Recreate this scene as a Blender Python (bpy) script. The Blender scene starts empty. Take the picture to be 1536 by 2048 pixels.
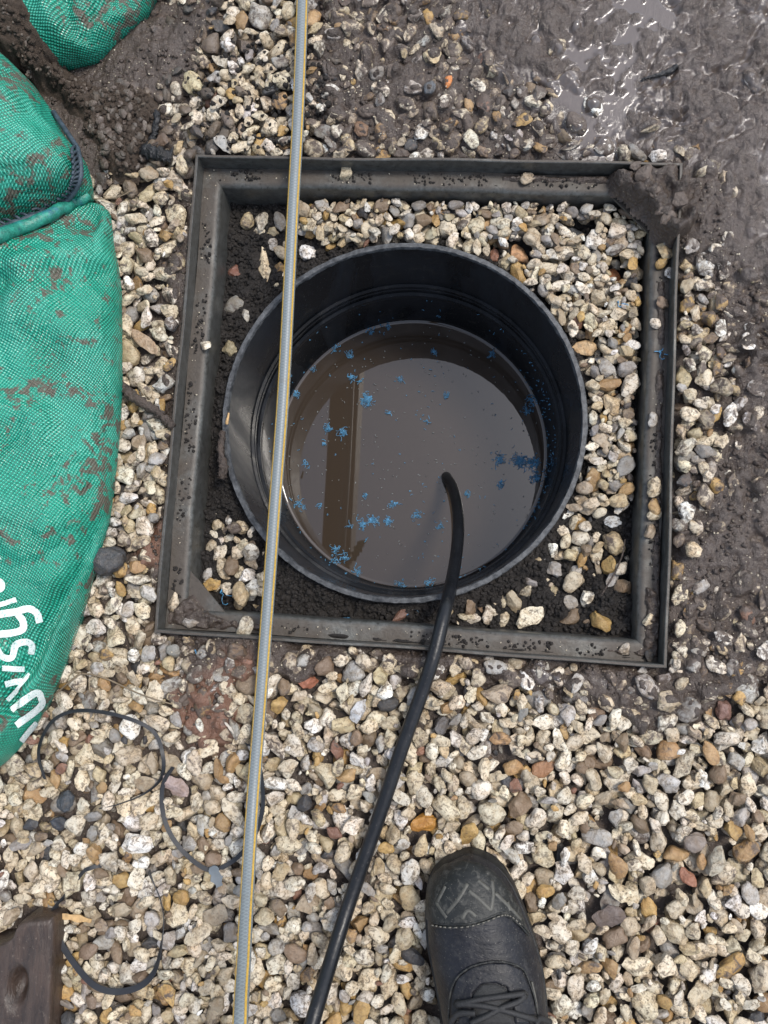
import bpy, bmesh, math, random
import numpy as np
from mathutils import Vector, Matrix
from mathutils.bvhtree import BVHTree

rng = np.random.default_rng(7)
random.seed(7)
scene = bpy.context.scene
C = scene.collection
R_ = math.radians

# ------------------------------------------------------------------ camera
CAM = np.array([0.03689, -0.17914, 0.76545])
ROT = (0.08949, 0.07801, 0.06251)
FPX = 1580.0
cd = bpy.data.cameras.new('camera'); cam = bpy.data.objects.new('camera', cd); C.objects.link(cam)
cam.location = CAM; cam.rotation_euler = ROT
cd.sensor_fit = 'HORIZONTAL'; cd.sensor_width = 36.0; cd.lens = 36.0 * FPX / 1536.0
cd.clip_start = 0.01; cd.clip_end = 500
scene.camera = cam
# ------------------------------------------------------------------ light
SUN_DIR = Vector((0.50, 0.30, 1.15)).normalized()       # towards the sun behind the cloud
w = bpy.data.worlds.new('World'); scene.world = w; w.use_nodes = True
nt = w.node_tree; nt.nodes.clear()
sky = nt.nodes.new('ShaderNodeTexSky'); sky.sky_type = 'NISHITA'; sky.sun_disc = False
sky.sun_elevation = math.asin(SUN_DIR.z); sky.sun_rotation = math.atan2(SUN_DIR.x, SUN_DIR.y)
sky.air_density = 1.0; sky.dust_density = 1.5; sky.ozone_density = 1.0
hs = nt.nodes.new('ShaderNodeHueSaturation'); hs.inputs['Saturation'].default_value = 0.60
bg = nt.nodes.new('ShaderNodeBackground'); bg.inputs['Strength'].default_value = 0.15
wo = nt.nodes.new('ShaderNodeOutputWorld')
nt.links.new(sky.outputs[0], hs.inputs['Color']); nt.links.new(hs.outputs[0], bg.inputs['Color']); nt.links.new(bg.outputs[0], wo.inputs[0])
sl = bpy.data.lights.new('sun', 'SUN'); sl.energy = 1.5; sl.angle = R_(14); sl.color = (1.0, 0.94, 0.86)
so = bpy.data.objects.new('sun', sl); C.objects.link(so)
so.rotation_euler = SUN_DIR.to_track_quat('Z', 'Y').to_euler(); so.location = (2, 1, 6)
vs = scene.view_settings; vs.view_transform = 'Standard'; vs.look = 'None'; vs.gamma = 1.0; vs.use_curve_mapping = False
vs.exposure = 0.98

# ------------------------------------------------------------------ helpers
_M = np.array(Matrix.Rotation(ROT[2], 3, 'Z') @ Matrix.Rotation(ROT[1], 3, 'Y') @ Matrix.Rotation(ROT[0], 3, 'X'))
def ray(px, py):
    d = _M @ np.array([(px - 768) / FPX, -(py - 1024) / FPX, -1.0]); return d
def at(px, py, z=0.0):
    d = ray(px, py); return CAM + d * ((z - CAM[2]) / d[2])
def to_px(x, y, z=0.0):
    v = np.stack(np.broadcast_arrays(x, y, z), -1) - CAM
    v = v @ _M
    return 768 + FPX * v[..., 0] / -v[..., 2], 1024 - FPX * v[..., 1] / -v[..., 2]

def _h(ix, iy, seed):
    n = (ix.astype(np.int64) * 374761393 + iy.astype(np.int64) * 668265263 + seed * 974634777) & 0x7fffffff
    n = ((n ^ (n >> 13)) * 1274126177) & 0x7fffffff
    n = (n ^ (n >> 16)) & 0xffff
    return n / 65535.0
def vnoise(x, y, seed=0):
    ix = np.floor(x); iy = np.floor(y); fx = x - ix; fy = y - iy
    fx = fx * fx * fx * (fx * (fx * 6 - 15) + 10); fy = fy * fy * fy * (fy * (fy * 6 - 15) + 10)
    a = _h(ix, iy, seed); b = _h(ix + 1, iy, seed); c = _h(ix, iy + 1, seed); d = _h(ix + 1, iy + 1, seed)
    return (a * (1 - fx) + b * fx) * (1 - fy) + (c * (1 - fx) + d * fx) * fy
def fbm(x, y, seed=0, octv=4, gain=0.5):
    s = 0; amp = 1; tot = 0
    for o in range(octv):
        s = s + amp * vnoise(x * 2 ** o + 17.3 * o, y * 2 ** o - 9.1 * o, seed + o); tot += amp; amp *= gain
    return s / tot
def sdf_poly(px, py, poly):
    """signed distance in pixels, positive inside"""
    P = np.array(poly, float); Q = np.roll(P, -1, 0)
    d2 = np.full(px.shape, 1e18); ins = np.zeros(px.shape, bool)
    for (x0, y0), (x1, y1) in zip(P, Q):
        ex, ey = x1 - x0, y1 - y0
        t = np.clip(((px - x0) * ex + (py - y0) * ey) / (ex * ex + ey * ey + 1e-9), 0, 1)
        d2 = np.minimum(d2, (px - x0 - t * ex) ** 2 + (py - y0 - t * ey) ** 2)
        c = ((y0 > py) != (y1 > py)) & (px < (x1 - x0) * (py - y0) / (y1 - y0 + 1e-12) + x0)
        ins ^= c
    d = np.sqrt(d2); return np.where(ins, d, -d)
def sstep(a, b, x):
    t = np.clip((x - a) / (b - a), 0, 1); return t * t * (3 - 2 * t)

def mesh_np(name, V, F, smooth=True, sharp=None):
    """mesh from arrays; F is (n,3) or (n,4)"""
    me = bpy.data.meshes.new(name)
    V = np.ascontiguousarray(V, np.float32); F = np.ascontiguousarray(F, np.int32); k = F.shape[1]
    me.vertices.add(len(V)); me.vertices.foreach_set('co', V.ravel())
    me.loops.add(F.size); me.loops.foreach_set('vertex_index', F.ravel())
    me.polygons.add(len(F)); me.polygons.foreach_set('loop_start', np.arange(0, F.size, k, dtype=np.int32))
    try: me.polygons.foreach_set('loop_total', np.full(len(F), k, np.int32))
    except Exception: pass
    me.update(calc_edges=True)
    me.polygons.foreach_set('use_smooth', np.full(len(F), smooth, bool))
    if sharp: me.set_sharp_from_angle(angle=R_(sharp))
    return me
def link(name, me, mat=None, parent=None):
    o = bpy.data.objects.new(name, me); C.objects.link(o)
    if mat and me and not me.materials: me.materials.append(mat)
    if parent: o.parent = parent
    return o
def tag(o, label=None, cat=None, group=None, kind=None):
    for k, v in (('label', label), ('category', cat), ('group', group), ('kind', kind)):
        if v: o[k] = v
    return o
def thing(name, label, cat, group=None):
    o = bpy.data.objects.new(name, None); C.objects.link(o); o.empty_display_size = 0.02
    return tag(o, label, cat, group)
def attr(me, name, arr, typ='FLOAT'):
    a = me.attributes.new(name, typ, 'POINT')
    a.data.foreach_set('color' if typ == 'FLOAT_COLOR' else 'value', np.ascontiguousarray(arr, np.float32).ravel())
def smooth_path(pts, n=10):
    """Catmull-Rom through the points"""
    P = [np.array(p, float) for p in pts]; P = [2 * P[0] - P[1]] + P + [2 * P[-1] - P[-2]]
    out = []
    for i in range(1, len(P) - 2):
        for k in range(n):
            t = k / n
            out.append(0.5 * (2 * P[i] + (P[i + 1] - P[i - 1]) * t + (2 * P[i - 1] - 5 * P[i] + 4 * P[i + 1] - P[i + 2]) * t * t
                              + (3 * P[i] - P[i - 1] - 3 * P[i + 1] + P[i + 2]) * t ** 3))
    out.append(P[-2]); return np.array(out)
def frames(P):
    T = np.gradient(P, axis=0); T /= np.linalg.norm(T, axis=1)[:, None] + 1e-12
    up = np.array([0, 0, 1.0]); S = np.cross(T, up)
    bad = np.linalg.norm(S, axis=1) < 1e-3; S[bad] = [1, 0, 0]
    S /= np.linalg.norm(S, axis=1)[:, None]; N = np.cross(S, T); return T, S, N
def tube(P, r, k=12, a0=0, a1=2 * math.pi, caps=True):
    P = np.asarray(P, float); T, S, N = frames(P); n = len(P); r = np.broadcast_to(r, (n,))
    a = np.linspace(0, 2 * math.pi, k, endpoint=False)
    V = P[:, None, :] + r[:, None, None] * (np.cos(a)[None, :, None] * S[:, None, :] + np.sin(a)[None, :, None] * N[:, None, :])
    V = V.reshape(-1, 3)
    i = np.arange(n - 1)[:, None] * k; j = np.arange(k)[None, :]; jn = (j + 1) % k
    F = np.stack([i + j, i + k + j, i + k + jn, i + jn], -1).reshape(-1, 4)
    if caps:
        c0 = len(V); V = np.vstack([V, P[0], P[-1]]); jj = np.arange(k); jn = (jj + 1) % k
        F = np.vstack([F, np.stack([np.full(k, c0), jj, jn, jn], -1)[:, [0, 1, 2, 2]], np.stack([np.full(k, c0 + 1), (n - 1) * k + jn, (n - 1) * k + jj, (n - 1) * k + jj], -1)])
    return V, F
def mesh_any(name, V, F, smooth=True, sharp=None):
    """quads that may repeat their last index (triangles)"""
    me = bpy.data.meshes.new(name)
    me.from_pydata([tuple(v) for v in V], [], [tuple(dict.fromkeys(map(int, f))) for f in F])
    me.polygons.foreach_set('use_smooth', np.full(len(me.polygons), smooth, bool))
    if sharp: me.set_sharp_from_angle(angle=R_(sharp))
    me.update(); return me
def ribbon(P, width, thick, tilt=0.0):
    """closed flat band along P; tilt turns it about its own axis"""
    P = np.asarray(P, float); T, S, N = frames(P); n = len(P); tilt = np.broadcast_to(tilt, (n,))
    width = np.broadcast_to(width, (n,))
    c, s = np.cos(tilt)[:, None], np.sin(tilt)[:, None]; A = S * c + N * s; B = -S * s + N * c
    hw = width[:, None] / 2; ht = thick / 2
    V = np.stack([P - A * hw - B * ht, P + A * hw - B * ht, P + A * hw + B * ht, P - A * hw + B * ht], 1).reshape(-1, 3)
    F = []
    for i in range(n - 1):
        for j in range(4):
            F.append((i * 4 + j, i * 4 + (j + 1) % 4, i * 4 + 4 + (j + 1) % 4, i * 4 + 4 + j))
    F += [(3, 2, 1, 0), ((n - 1) * 4, (n - 1) * 4 + 1, (n - 1) * 4 + 2, (n - 1) * 4 + 3)]
    return V, np.array(F)

# ------------------------------------------------------------------ materials
class MT:
    def __init__(s, name):
        s.m = bpy.data.materials.new(name); s.m.use_nodes = True; s.t = s.m.node_tree; s.t.nodes.clear()
        s.out = s.t.nodes.new('ShaderNodeOutputMaterial'); s.b = s.t.nodes.new('ShaderNodeBsdfPrincipled')
        s.t.links.new(s.b.outputs[0], s.out.inputs[0]); s.co = s.t.nodes.new('ShaderNodeTexCoord')
    def n(s, typ, **kw):
        nd = s.t.nodes.new(typ)
        for k, v in kw.items(): setattr(nd, k, v)
        return nd
    def l(s, a, b): s.t.links.new(a, b)
    def setin(s, nd, key, v):
        if hasattr(v, 'is_linked') or isinstance(v, bpy.types.NodeSocket): s.l(v, nd.inputs[key])
        else: nd.inputs[key].default_value = v
    def noise(s, scale, detail=4, rough=0.55, dist=0.0, vec=None, out='Fac'):
        nd = s.n('ShaderNodeTexNoise'); nd.inputs['Scale'].default_value = scale; nd.inputs['Detail'].default_value = detail
        nd.inputs['Roughness'].default_value = rough; nd.inputs['Distortion'].default_value = dist
        s.l(vec if vec is not None else s.co.outputs['Object'], nd.inputs['Vector']); return nd.outputs[out]
    def voro(s, scale, feature='F1', vec=None, out='Distance'):
        nd = s.n('ShaderNodeTexVoronoi', feature=feature); nd.inputs['Scale'].default_value = scale
        s.l(vec if vec is not None else s.co.outputs['Object'], nd.inputs['Vector']); return nd.outputs[out]
    def ramp(s, v, stops):
        nd = s.n('ShaderNodeValToRGB'); e = nd.color_ramp.elements
        for i, (p, c) in enumerate(stops):
            if i >= 2: e.new(p)
            e[i].position = p; e[i].color = (*c, 1) if isinstance(c, (tuple, list)) else (c, c, c, 1)
        s.l(v, nd.inputs[0]); return nd.outputs[0]
    def mapr(s, v, a, b, c, d):
        nd = s.n('ShaderNodeMapRange'); s.l(v, nd.inputs[0])
        for i, x in enumerate((a, b, c, d)): s.setin(nd, i + 1, x)
        return nd.outputs[0]
    def mix(s, f, a, b, mode='MIX'):
        nd = s.n('ShaderNodeMix', data_type='RGBA', blend_type=mode)
        s.setin(nd, 0, f)
        for k, v in ((6, a), (7, b)):
            if isinstance(v, (tuple, list)): v = (*v[:3], 1)
            s.setin(nd, k, v)
        return nd.outputs[2]
    def math(s, op, a, b=0.0, clamp=False):
        nd = s.n('ShaderNodeMath', operation=op, use_clamp=clamp); s.setin(nd, 0, a); s.setin(nd, 1, b); return nd.outputs[0]
    def bump(s, h, strength=0.5, dist=0.001, prev=None):
        nd = s.n('ShaderNodeBump'); nd.inputs['Strength'].default_value = strength; nd.inputs['Distance'].default_value = dist
        s.l(h, nd.inputs['Height'])
        if prev is not None: s.l(prev, nd.inputs['Normal'])
        return nd.outputs[0]
    def done(s, color=None, rough=0.5, metal=0.0, normal=None, spec=0.5, ior=None, coat=None):
        if color is not None: s.setin(s.b, 'Base Color', (*color[:3], 1) if isinstance(color, (tuple, list)) else color)
        s.setin(s.b, 'Roughness', rough); s.setin(s.b, 'Metallic', metal); s.setin(s.b, 'Specular IOR Level', spec)
        if ior: s.b.inputs['IOR'].default_value = ior
        if normal is not None: s.l(normal, s.b.inputs['Normal'])
        if coat: s.b.inputs['Coat Weight'].default_value = coat[0]; s.b.inputs['Coat Roughness'].default_value = coat[1]
        return s.m

MUD_A, MUD_B = (0.060, 0.044, 0.035), (0.108, 0.082, 0.066)
def stone_mat(name, from_object):
    k = MT(name)
    if from_object:
        oi = k.n('ShaderNodeObjectInfo'); col, mud = oi.outputs['Color'], oi.outputs['Alpha']
        geo = k.n('ShaderNodeNewGeometry'); vec = geo.outputs['Position']
    else:
        a = k.n('ShaderNodeAttribute', attribute_name='pc'); col, mud = a.outputs['Color'], a.outputs['Alpha']
        vec = k.co.outputs['Object']
    # pits and brown cortex stains
    big = k.noise(95, 3, 0.6, 0.4, vec)
    fine = k.noise(520, 4, 0.65, 0.2, vec)
    mid = k.noise(230, 4, 0.62, 0.5, vec)
    c1 = k.mix(k.mapr(big, 0.40, 0.66, 0.0, 0.60), col, k.mix(1.0, col, (0.66, 0.52, 0.36), 'MULTIPLY'))
    pits = k.math('MULTIPLY', k.mapr(fine, 0.52, 0.63, 0, 1), k.mapr(big, 0.40, 0.55, 0.15, 1.0))
    pits = k.math('MAXIMUM', pits, k.mapr(mid, 0.535, 0.60, 0, 0.85))
    lum = k.n('ShaderNodeRGBToBW'); k.l(col, lum.inputs[0])
    pits = k.math('MULTIPLY', pits, k.mapr(lum.outputs[0], 0.2, 0.5, 0.25, 0.88))
    c2 = k.mix(pits, c1, (0.085, 0.060, 0.037))
    c2 = k.mix(k.mapr(k.noise(1400, 2, 0.5, 0, vec), 0.35, 0.7, 0.0, 0.25), c2, k.mix(1.0, c2, (1.25, 1.22, 1.15), 'MULTIPLY'))
    # mud skin: covers where the noise lies under the coat amount
    mn = k.noise(120, 5, 0.7, 0.6, vec)
    mm = k.mapr(k.math('SUBTRACT', k.math('MULTIPLY', mud, 1.05), mn), -0.14, -0.02, 0.0, 0.97)
    mudc = k.mix(k.noise(300, 3, 0.6, 0, vec), MUD_A, MUD_B)
    c3 = k.mix(mm, c2, mudc)
    rg = k.mapr(big, 0.3, 0.7, 0.26, 0.54)
    nb = k.bump(fine, 0.5, 0.0016); nb = k.bump(mid, 0.5, 0.0045, nb)
    return k.done(c3, rg, 0, nb, 0.42)
M_STONE = stone_mat('gravel_stone', False); M_STONE_O = stone_mat('gravel_stone_single', True)

def mud_mat():
    k = MT('wet_mud'); a = k.n('ShaderNodeAttribute', attribute_name='wet'); wet = a.outputs['Fac']
    r = k.n('ShaderNodeAttribute', attribute_name='red'); red = r.outputs['Fac']
    n1 = k.noise(22, 6, 0.6, 0.3); n2 = k.noise(240, 5, 0.65, 0.2); n3 = k.noise(900, 3, 0.6)
    c = k.mix(k.mapr(n1, 0.3, 0.7, 0, 1), (0.046, 0.034, 0.027), (0.084, 0.063, 0.051))
    c = k.mix(k.mapr(n2, 0.35, 0.75, 0, 0.6), c, (0.040, 0.029, 0.023))
    c = k.mix(k.math('MULTIPLY', k.mapr(k.noise(430, 2, 0.5), 0.66, 0.73, 0, 0.75), k.math('SUBTRACT', 1.0, wet)), c, (0.42, 0.36, 0.26))
    c = k.mix(k.mapr(wet, 0.45, 0.95, 0, 0.55), c, (0.108, 0.088, 0.077))
    c = k.mix(k.math('MULTIPLY', red, 0.8), c, (0.175, 0.088, 0.055))
    rough = k.mapr(wet, 0, 1, 0.42, 0.09)
    rough = k.math('ADD', rough, k.mapr(n2, 0.3, 0.7, -0.05, 0.10))
    mp = k.n('ShaderNodeMapping'); mp.inputs['Rotation'].default_value = (0, 0, 0.5); mp.inputs['Scale'].default_value = (1, 0.3, 1)
    k.l(k.co.outputs['Object'], mp.inputs['Vector'])
    pl = k.n('ShaderNodeAttribute', attribute_name='pool').outputs['Fac']
    keep = k.math('SUBTRACT', 1.0, k.math('MULTIPLY', pl, 0.90))
    rough = k.math('ADD', k.math('MULTIPLY', rough, keep), k.math('MULTIPLY', pl, 0.03))
    def sb(h, st, ds, prev=None):
        o = k.bump(h, st, ds, prev); k.l(k.math('MULTIPLY', keep, st), o.node.inputs['Strength']); return o
    b = sb(n2, 0.7, 0.0040); b = sb(n3, 0.4, 0.0014, b)
    b = sb(k.noise(130, 4, 0.6, 0.9, mp.outputs[0]), 0.6, 0.0055, b)
    return k.done(c, rough, 0, b, k.mapr(pl, 0, 1, 0.5, 0.95))
M_MUD = mud_mat()
def soil_mat(name, a, b, rough=0.75, sc=1.0):
    k = MT(name); n1 = k.noise(60 * sc, 6, 0.65); n2 = k.noise(500 * sc, 5, 0.7)
    c = k.mix(k.mapr(n1, 0.3, 0.7, 0, 1), a, b); c = k.mix(k.mapr(n2, 0.4, 0.75, 0, 0.6), c, tuple(x * 0.5 for x in a))
    c = k.mix(k.mapr(k.noise(1500, 1), 0.72, 0.76, 0, 0.7), c, (0.35, 0.31, 0.26))
    nb = k.bump(n2, 0.9, 0.004); nb = k.bump(k.noise(1300, 3, 0.6), 0.5, 0.0015, nb)
    return k.done(c, rough, 0, nb, 0.35)
M_BLACKSOIL = soil_mat('black_soil', (0.018, 0.016, 0.015), (0.040, 0.034, 0.030), 0.7)
M_SAND = soil_mat('brown_sand', (0.062, 0.044, 0.032), (0.105, 0.078, 0.058), 0.8, 1.6)

def frame_mat():
    k = MT('galvanised_steel'); g = k.n('ShaderNodeNewGeometry'); sx = k.n('ShaderNodeSeparateXYZ'); k.l(g.outputs['Normal'], sx.inputs[0])
    n1 = k.noise(26, 6, 0.65, 0.3); n2 = k.noise(160, 5, 0.7, 0.2); n3 = k.noise(9, 3, 0.5)
    base = k.mix(k.mapr(n2, 0.3, 0.7, 0, 1), (0.070, 0.073, 0.068), (0.17, 0.178, 0.172))
    dirt = k.mix(n2, (0.034, 0.027, 0.020), (0.066, 0.052, 0.040))
    # silt lies on the upward faces
    d = k.math('MULTIPLY', k.mapr(k.math('ADD', k.math('MULTIPLY', n1, 0.7), k.math('MULTIPLY', n3, 0.5)), 0.40, 0.60, 0.18, 0.96), k.mapr(sx.outputs[2], 0.55, 0.98, 0.35, 1.0))
    dk = k.mapr(k.noise(330, 3, 0.6), 0.62, 0.68, 0, 0.7)
    c = k.mix(d, base, dirt); c = k.mix(dk, c, (0.02, 0.017, 0.014))
    met = k.math('MULTIPLY', k.math('SUBTRACT', 1.0, d), 0.75)
    rg = k.math('ADD', k.math('MULTIPLY', d, 0.25), k.mapr(n2, 0.3, 0.7, 0.26, 0.42))
    return k.done(c, rg, met, k.bump(n2, 0.35, 0.002), 0.5)
M_FRAME = frame_mat()
def pipe_mat():
    k = MT('black_plastic_shaft')
    mp = k.n('ShaderNodeMapping'); mp.inputs['Scale'].default_value = (1, 1, 0.35); k.l(k.co.outputs['Object'], mp.inputs['Vector'])
    n1 = k.noise(13, 5, 0.6, 0.8, mp.outputs[0]); n2 = k.noise(300, 4, 0.6)
    c = k.mix(k.mapr(n1, 0.46, 0.58, 0, 1), (0.0055, 0.0065, 0.0080), (0.018, 0.020, 0.0235))
    c = k.mix(k.mapr(k.noise(70, 5, 0.75, 0.3), 0.56, 0.75, 0, 0.35), c, (0.075, 0.068, 0.055))
    c = k.mix(k.mapr(k.noise(650, 2, 0.5), 0.70, 0.75, 0, 0.6), c, (0.16, 0.16, 0.15))
    rg = k.mapr(n1, 0.45, 0.6, 0.22, 0.46)
    return k.done(c, rg, 0, k.bump(n2, 0.15, 0.0008), 0.12)
M_PIPE = pipe_mat()
def rim_mat():
    k = MT('scuffed_plastic_rim'); n = k.noise(120, 5, 0.75)
    c = k.mix(k.mapr(n, 0.40, 0.68, 0, 1), (0.020, 0.022, 0.025), (0.10, 0.105, 0.11))
    return k.done(c, 0.6, 0, k.bump(k.noise(700, 3), 0.4, 0.001), 0.5)
M_RIM = rim_mat()
def water_mat():
    k = MT('murky_water'); n = k.noise(7, 3, 0.5)
    c = k.mix(n, (0.034, 0.0255, 0.0185), (0.042, 0.0315, 0.0235))
    return k.done(c, 0.015, 0, None, 0.5, 1.62)
M_WATER = water_mat()
def plain(name, color, rough, bumpsc=None, bs=0.2, bd=0.001, spec=0.5, metal=0, var=0.25, vsc=40, dirt=None):
    k = MT(name); n = k.noise(vsc, 5, 0.65)
    c = k.mix(k.mapr(n, 0.3, 0.7, 0, 1), tuple(x * (1 - var) for x in color), tuple(min(1, x * (1 + var)) for x in color))
    if dirt: c = k.mix(k.mapr(k.noise(dirt[0], 5, 0.7, 0.3), dirt[1], dirt[1] + 0.10, 0, dirt[3]), c, dirt[2])
    nb = k.bump(k.noise(bumpsc, 3, 0.6), bs, bd) if bumpsc else None
    return k.done(c, k.mapr(n, 0.3, 0.7, max(0.02, rough - 0.08), rough + 0.08), metal, nb, spec)
M_CABLE = plain('black_rubber_cable', (0.008, 0.009, 0.011), 0.36, 260, 0.25, 0.0012, spec=0.32, dirt=(420, 0.62, (0.14, 0.13, 0.12), 0.6))
M_STRAP = plain('dark_grey_strap', (0.020, 0.022, 0.026), 0.48, 700, 0.3, 0.0006, spec=0.3)
M_BLUE = plain('blue_plastic_shaving', (0.085, 0.27, 0.46), 0.40, var=0.5, vsc=180)
M_SPECK = plain('pale_floating_speck', (0.22, 0.24, 0.24), 0.5, var=0.5, vsc=180)
M_BARK = plain('dark_bark', (0.050, 0.036, 0.028), 0.6, 300, 0.9, 0.004, var=0.5, vsc=120)
M_CHAR = plain('black_charred_wood', (0.012, 0.012, 0.013), 0.4, 260, 0.9, 0.004, var=0.5, vsc=120)
M_STRAW = plain('dry_stem', (0.16, 0.12, 0.075), 0.6, 400, 0.4, 0.001, var=0.4)
M_CHIP = plain('pale_wood_splinter', (0.42, 0.27, 0.12), 0.55, 500, 0.5, 0.001, var=0.35, vsc=150)
M_YELLOW = plain('yellow_stripe', (0.42, 0.265, 0.045), 0.45, 900, 0.4, 0.0006, var=0.3, vsc=500, dirt=(200, 0.6, (0.16, 0.11, 0.05), 0.6))
def hose_mat():
    k = MT('grey_braided_hose'); g = k.n('ShaderNodeUVMap'); sp = k.n('ShaderNodeSeparateXYZ'); k.l(g.outputs[0], sp.inputs[0])
    a = k.math('SINE', k.math('ADD', k.math('MULTIPLY', sp.outputs[0], 40.0), k.math('MULTIPLY', sp.outputs[1], 2100.0)))
    b = k.math('SINE', k.math('SUBTRACT', k.math('MULTIPLY', sp.outputs[0], 40.0), k.math('MULTIPLY', sp.outputs[1], 2100.0)))
    br = k.math('MAXIMUM', a, b)
    c = k.mix(k.mapr(br, 0.2, 1.0, 0, 1), (0.13, 0.15, 0.158), (0.18, 0.205, 0.212))
    c = k.mix(k.mapr(k.noise(60, 5, 0.7), 0.55, 0.75, 0, 0.5), c, (0.13, 0.12, 0.105))
    k.m.node_tree.nodes  # keep
    return k.done(c, 0.38, 0, k.bump(br, 0.04, 0.0003), 0.3)
M_HOSE = hose_mat()
def sack_mat():
    k = MT('green_woven_sack'); g = k.n('ShaderNodeUVMap'); sp = k.n('ShaderNodeSeparateXYZ'); k.l(g.outputs[0], sp.inputs[0])
    u, v = sp.outputs[0], sp.outputs[1]; f = 2 * math.pi / 0.0036
    su = k.math('SINE', k.math('MULTIPLY', u, f)); sv = k.math('SINE', k.math('MULTIPLY', v, f))
    wv = k.math('MULTIPLY', su, sv)                                   # over-under of the tapes
    tp = k.math('ADD', k.math('ABSOLUTE', su), k.math('ABSOLUTE', sv))
    n1 = k.noise(14, 4, 0.6); n2 = k.noise(85, 6, 0.72, 0.5)
    hi = k.mapr(wv, 0.10, 0.9, 0, 1)
    c = k.mix(hi, (0.0014, 0.100, 0.062), (0.026, 0.470, 0.315))
    c = k.mix(k.mapr(n1, 0.35, 0.7, 0, 0.55), c, (0.013, 0.310, 0.210))
    c = k.mix(k.math('MULTIPLY', k.mapr(k.noise(9, 4, 0.6, 0.8), 0.46, 0.70, 0, 0.55), k.mapr(wv, 0.0, 0.8, 0.05, 1.0)), c, (0.16, 0.60, 0.48))  # broad pale mint patches: sheen of the cloth painted into its colour
    st = k.math('ADD', k.math('MULTIPLY', n2, 0.75), k.math('MULTIPLY', k.noise(16, 3, 0.5, 0.6), 0.45))
    sm = k.mapr(st, 0.650, 0.69, 0, 0.9)
    c = k.mix(sm, c, (0.080, 0.052, 0.038))
    film = k.mapr(k.noise(30, 5, 0.6), 0.52, 0.72, 0, 0.07)
    c = k.mix(film, c, (0.12, 0.11, 0.085))
    rg = k.math('ADD', k.mapr(n1, 0.3, 0.7, 0.24, 0.38), k.math('MULTIPLY', sm, 0.3))
    nb = k.bump(wv, 0.55, 0.0010); nb = k.bump(k.noise(34, 4, 0.55, 0.5), 0.7, 0.012, nb)
    return k.done(c, rg, 0, nb, 0.6)
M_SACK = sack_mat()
M_PRINT = plain('white_print', (0.62, 0.68, 0.66), 0.45, 600, 0.5, 0.001, var=0.12, vsc=90, dirt=(520, 0.53, (0.06, 0.30, 0.22), 0.75))
M_SEAM = plain('teal_seam_band', (0.015, 0.17, 0.125), 0.42, 350, 0.6, 0.0015, var=0.5, vsc=170, dirt=(60, 0.55, (0.02, 0.09, 0.17), 0.65))
M_THREAD = plain('blue_grey_thread', (0.030, 0.046, 0.062), 0.55, 900, 0.5, 0.0008, var=0.5, vsc=200)
def boot_mat(name, base, dust, rough):
    k = MT(name); n1 = k.noise(28, 5, 0.65, 0.3); n2 = k.noise(420, 4, 0.65); n3 = k.noise(150, 6, 0.75, 0.4)
    c = k.mix(k.mapr(n1, 0.35, 0.7, 0, 1), base, tuple(x * 1.9 for x in base))
    c = k.mix(k.mapr(n3, 0.50, 0.74, 0, dust), c, (0.14, 0.135, 0.12))
    c = k.mix(k.mapr(k.noise(700, 2), 0.68, 0.73, 0, 0.5), c, (0.25, 0.23, 0.2))
    mp = k.n('ShaderNodeMapping'); mp.inputs['Scale'].default_value = (1, 3.2, 1); k.l(k.co.outputs['Object'], mp.inputs['Vector'])
    nb = k.bump(n2, 0.30, 0.0012); nb = k.bump(k.noise(45, 4, 0.6, 0.6, mp.outputs[0]), 0.35, 0.0035, nb)
    return k.done(c, k.mapr(n3, 0.3, 0.7, rough - 0.06, rough + 0.14), 0, nb, 0.28)
M_BOOT = boot_mat('black_boot_leather', (0.0065, 0.007, 0.0095), 0.22, 0.44)
M_TOE = boot_mat('scuffed_rubber_toe', (0.010, 0.011, 0.011), 0.55, 0.48)
M_SOLE = boot_mat('rubber_sole', (0.006, 0.006, 0.006), 0.3, 0.55)
M_GROOVE = plain('worn_tread_mark', (0.060, 0.059, 0.050), 0.55, 600, 0.4, 0.001, var=0.35, vsc=200)
M_STITCH = plain('grey_stitching', (0.13, 0.12, 0.10), 0.6)
M_LACE = plain('black_lace', (0.012, 0.012, 0.013), 0.6, 900, 0.8, 0.001)
M_TONGUE = plain('black_mesh_tongue', (0.022, 0.022, 0.022), 0.7, 1500, 0.8, 0.001, var=0.5, vsc=900)
def timber_mat():
    k = MT('wet_brown_timber'); mp = k.n('ShaderNodeMapping'); mp.inputs['Scale'].default_value = (1, 0.22, 1); k.l(k.co.outputs['Object'], mp.inputs['Vector'])
    n = k.noise(110, 6, 0.7, 0.3, mp.outputs[0]); n2 = k.noise(300, 4, 0.6)
    c = k.mix(k.mapr(n, 0.35, 0.7, 0, 1), (0.022, 0.014, 0.010), (0.066, 0.043, 0.031))
    c = k.mix(k.mapr(n2, 0.62, 0.72, 0, 0.5), c, (0.20, 0.16, 0.13))
    return k.done(c, k.mapr(n2, 0.3, 0.7, 0.26, 0.5), 0, k.bump(n, 0.6, 0.004), 0.5)
M_TIMBER = timber_mat()
M_RENDER = plain('cream_wall_render', (0.62, 0.60, 0.55), 0.8, 120, 0.3, 0.002)
M_SOFFIT = plain('brown_eaves_timber', (0.055, 0.038, 0.026), 0.6, 60, 0.3, 0.002)
M_ROOF = plain('dark_roof_tile', (0.10, 0.055, 0.04), 0.7, 60, 0.3, 0.002)

# ------------------------------------------------------------------ layout measured from the photograph (pixel outlines on the ground)
S = 0.49; HS = S / 2                                  # manhole frame, outer size
SH = np.array([-0.0175, -0.0155]); RIM_Z = -0.030; RO, RI = 0.1875, 0.1815
WATER_Z = -0.235; WC = SH; WR = 0.1725
BED = -0.018; FILL = -0.060

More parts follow.
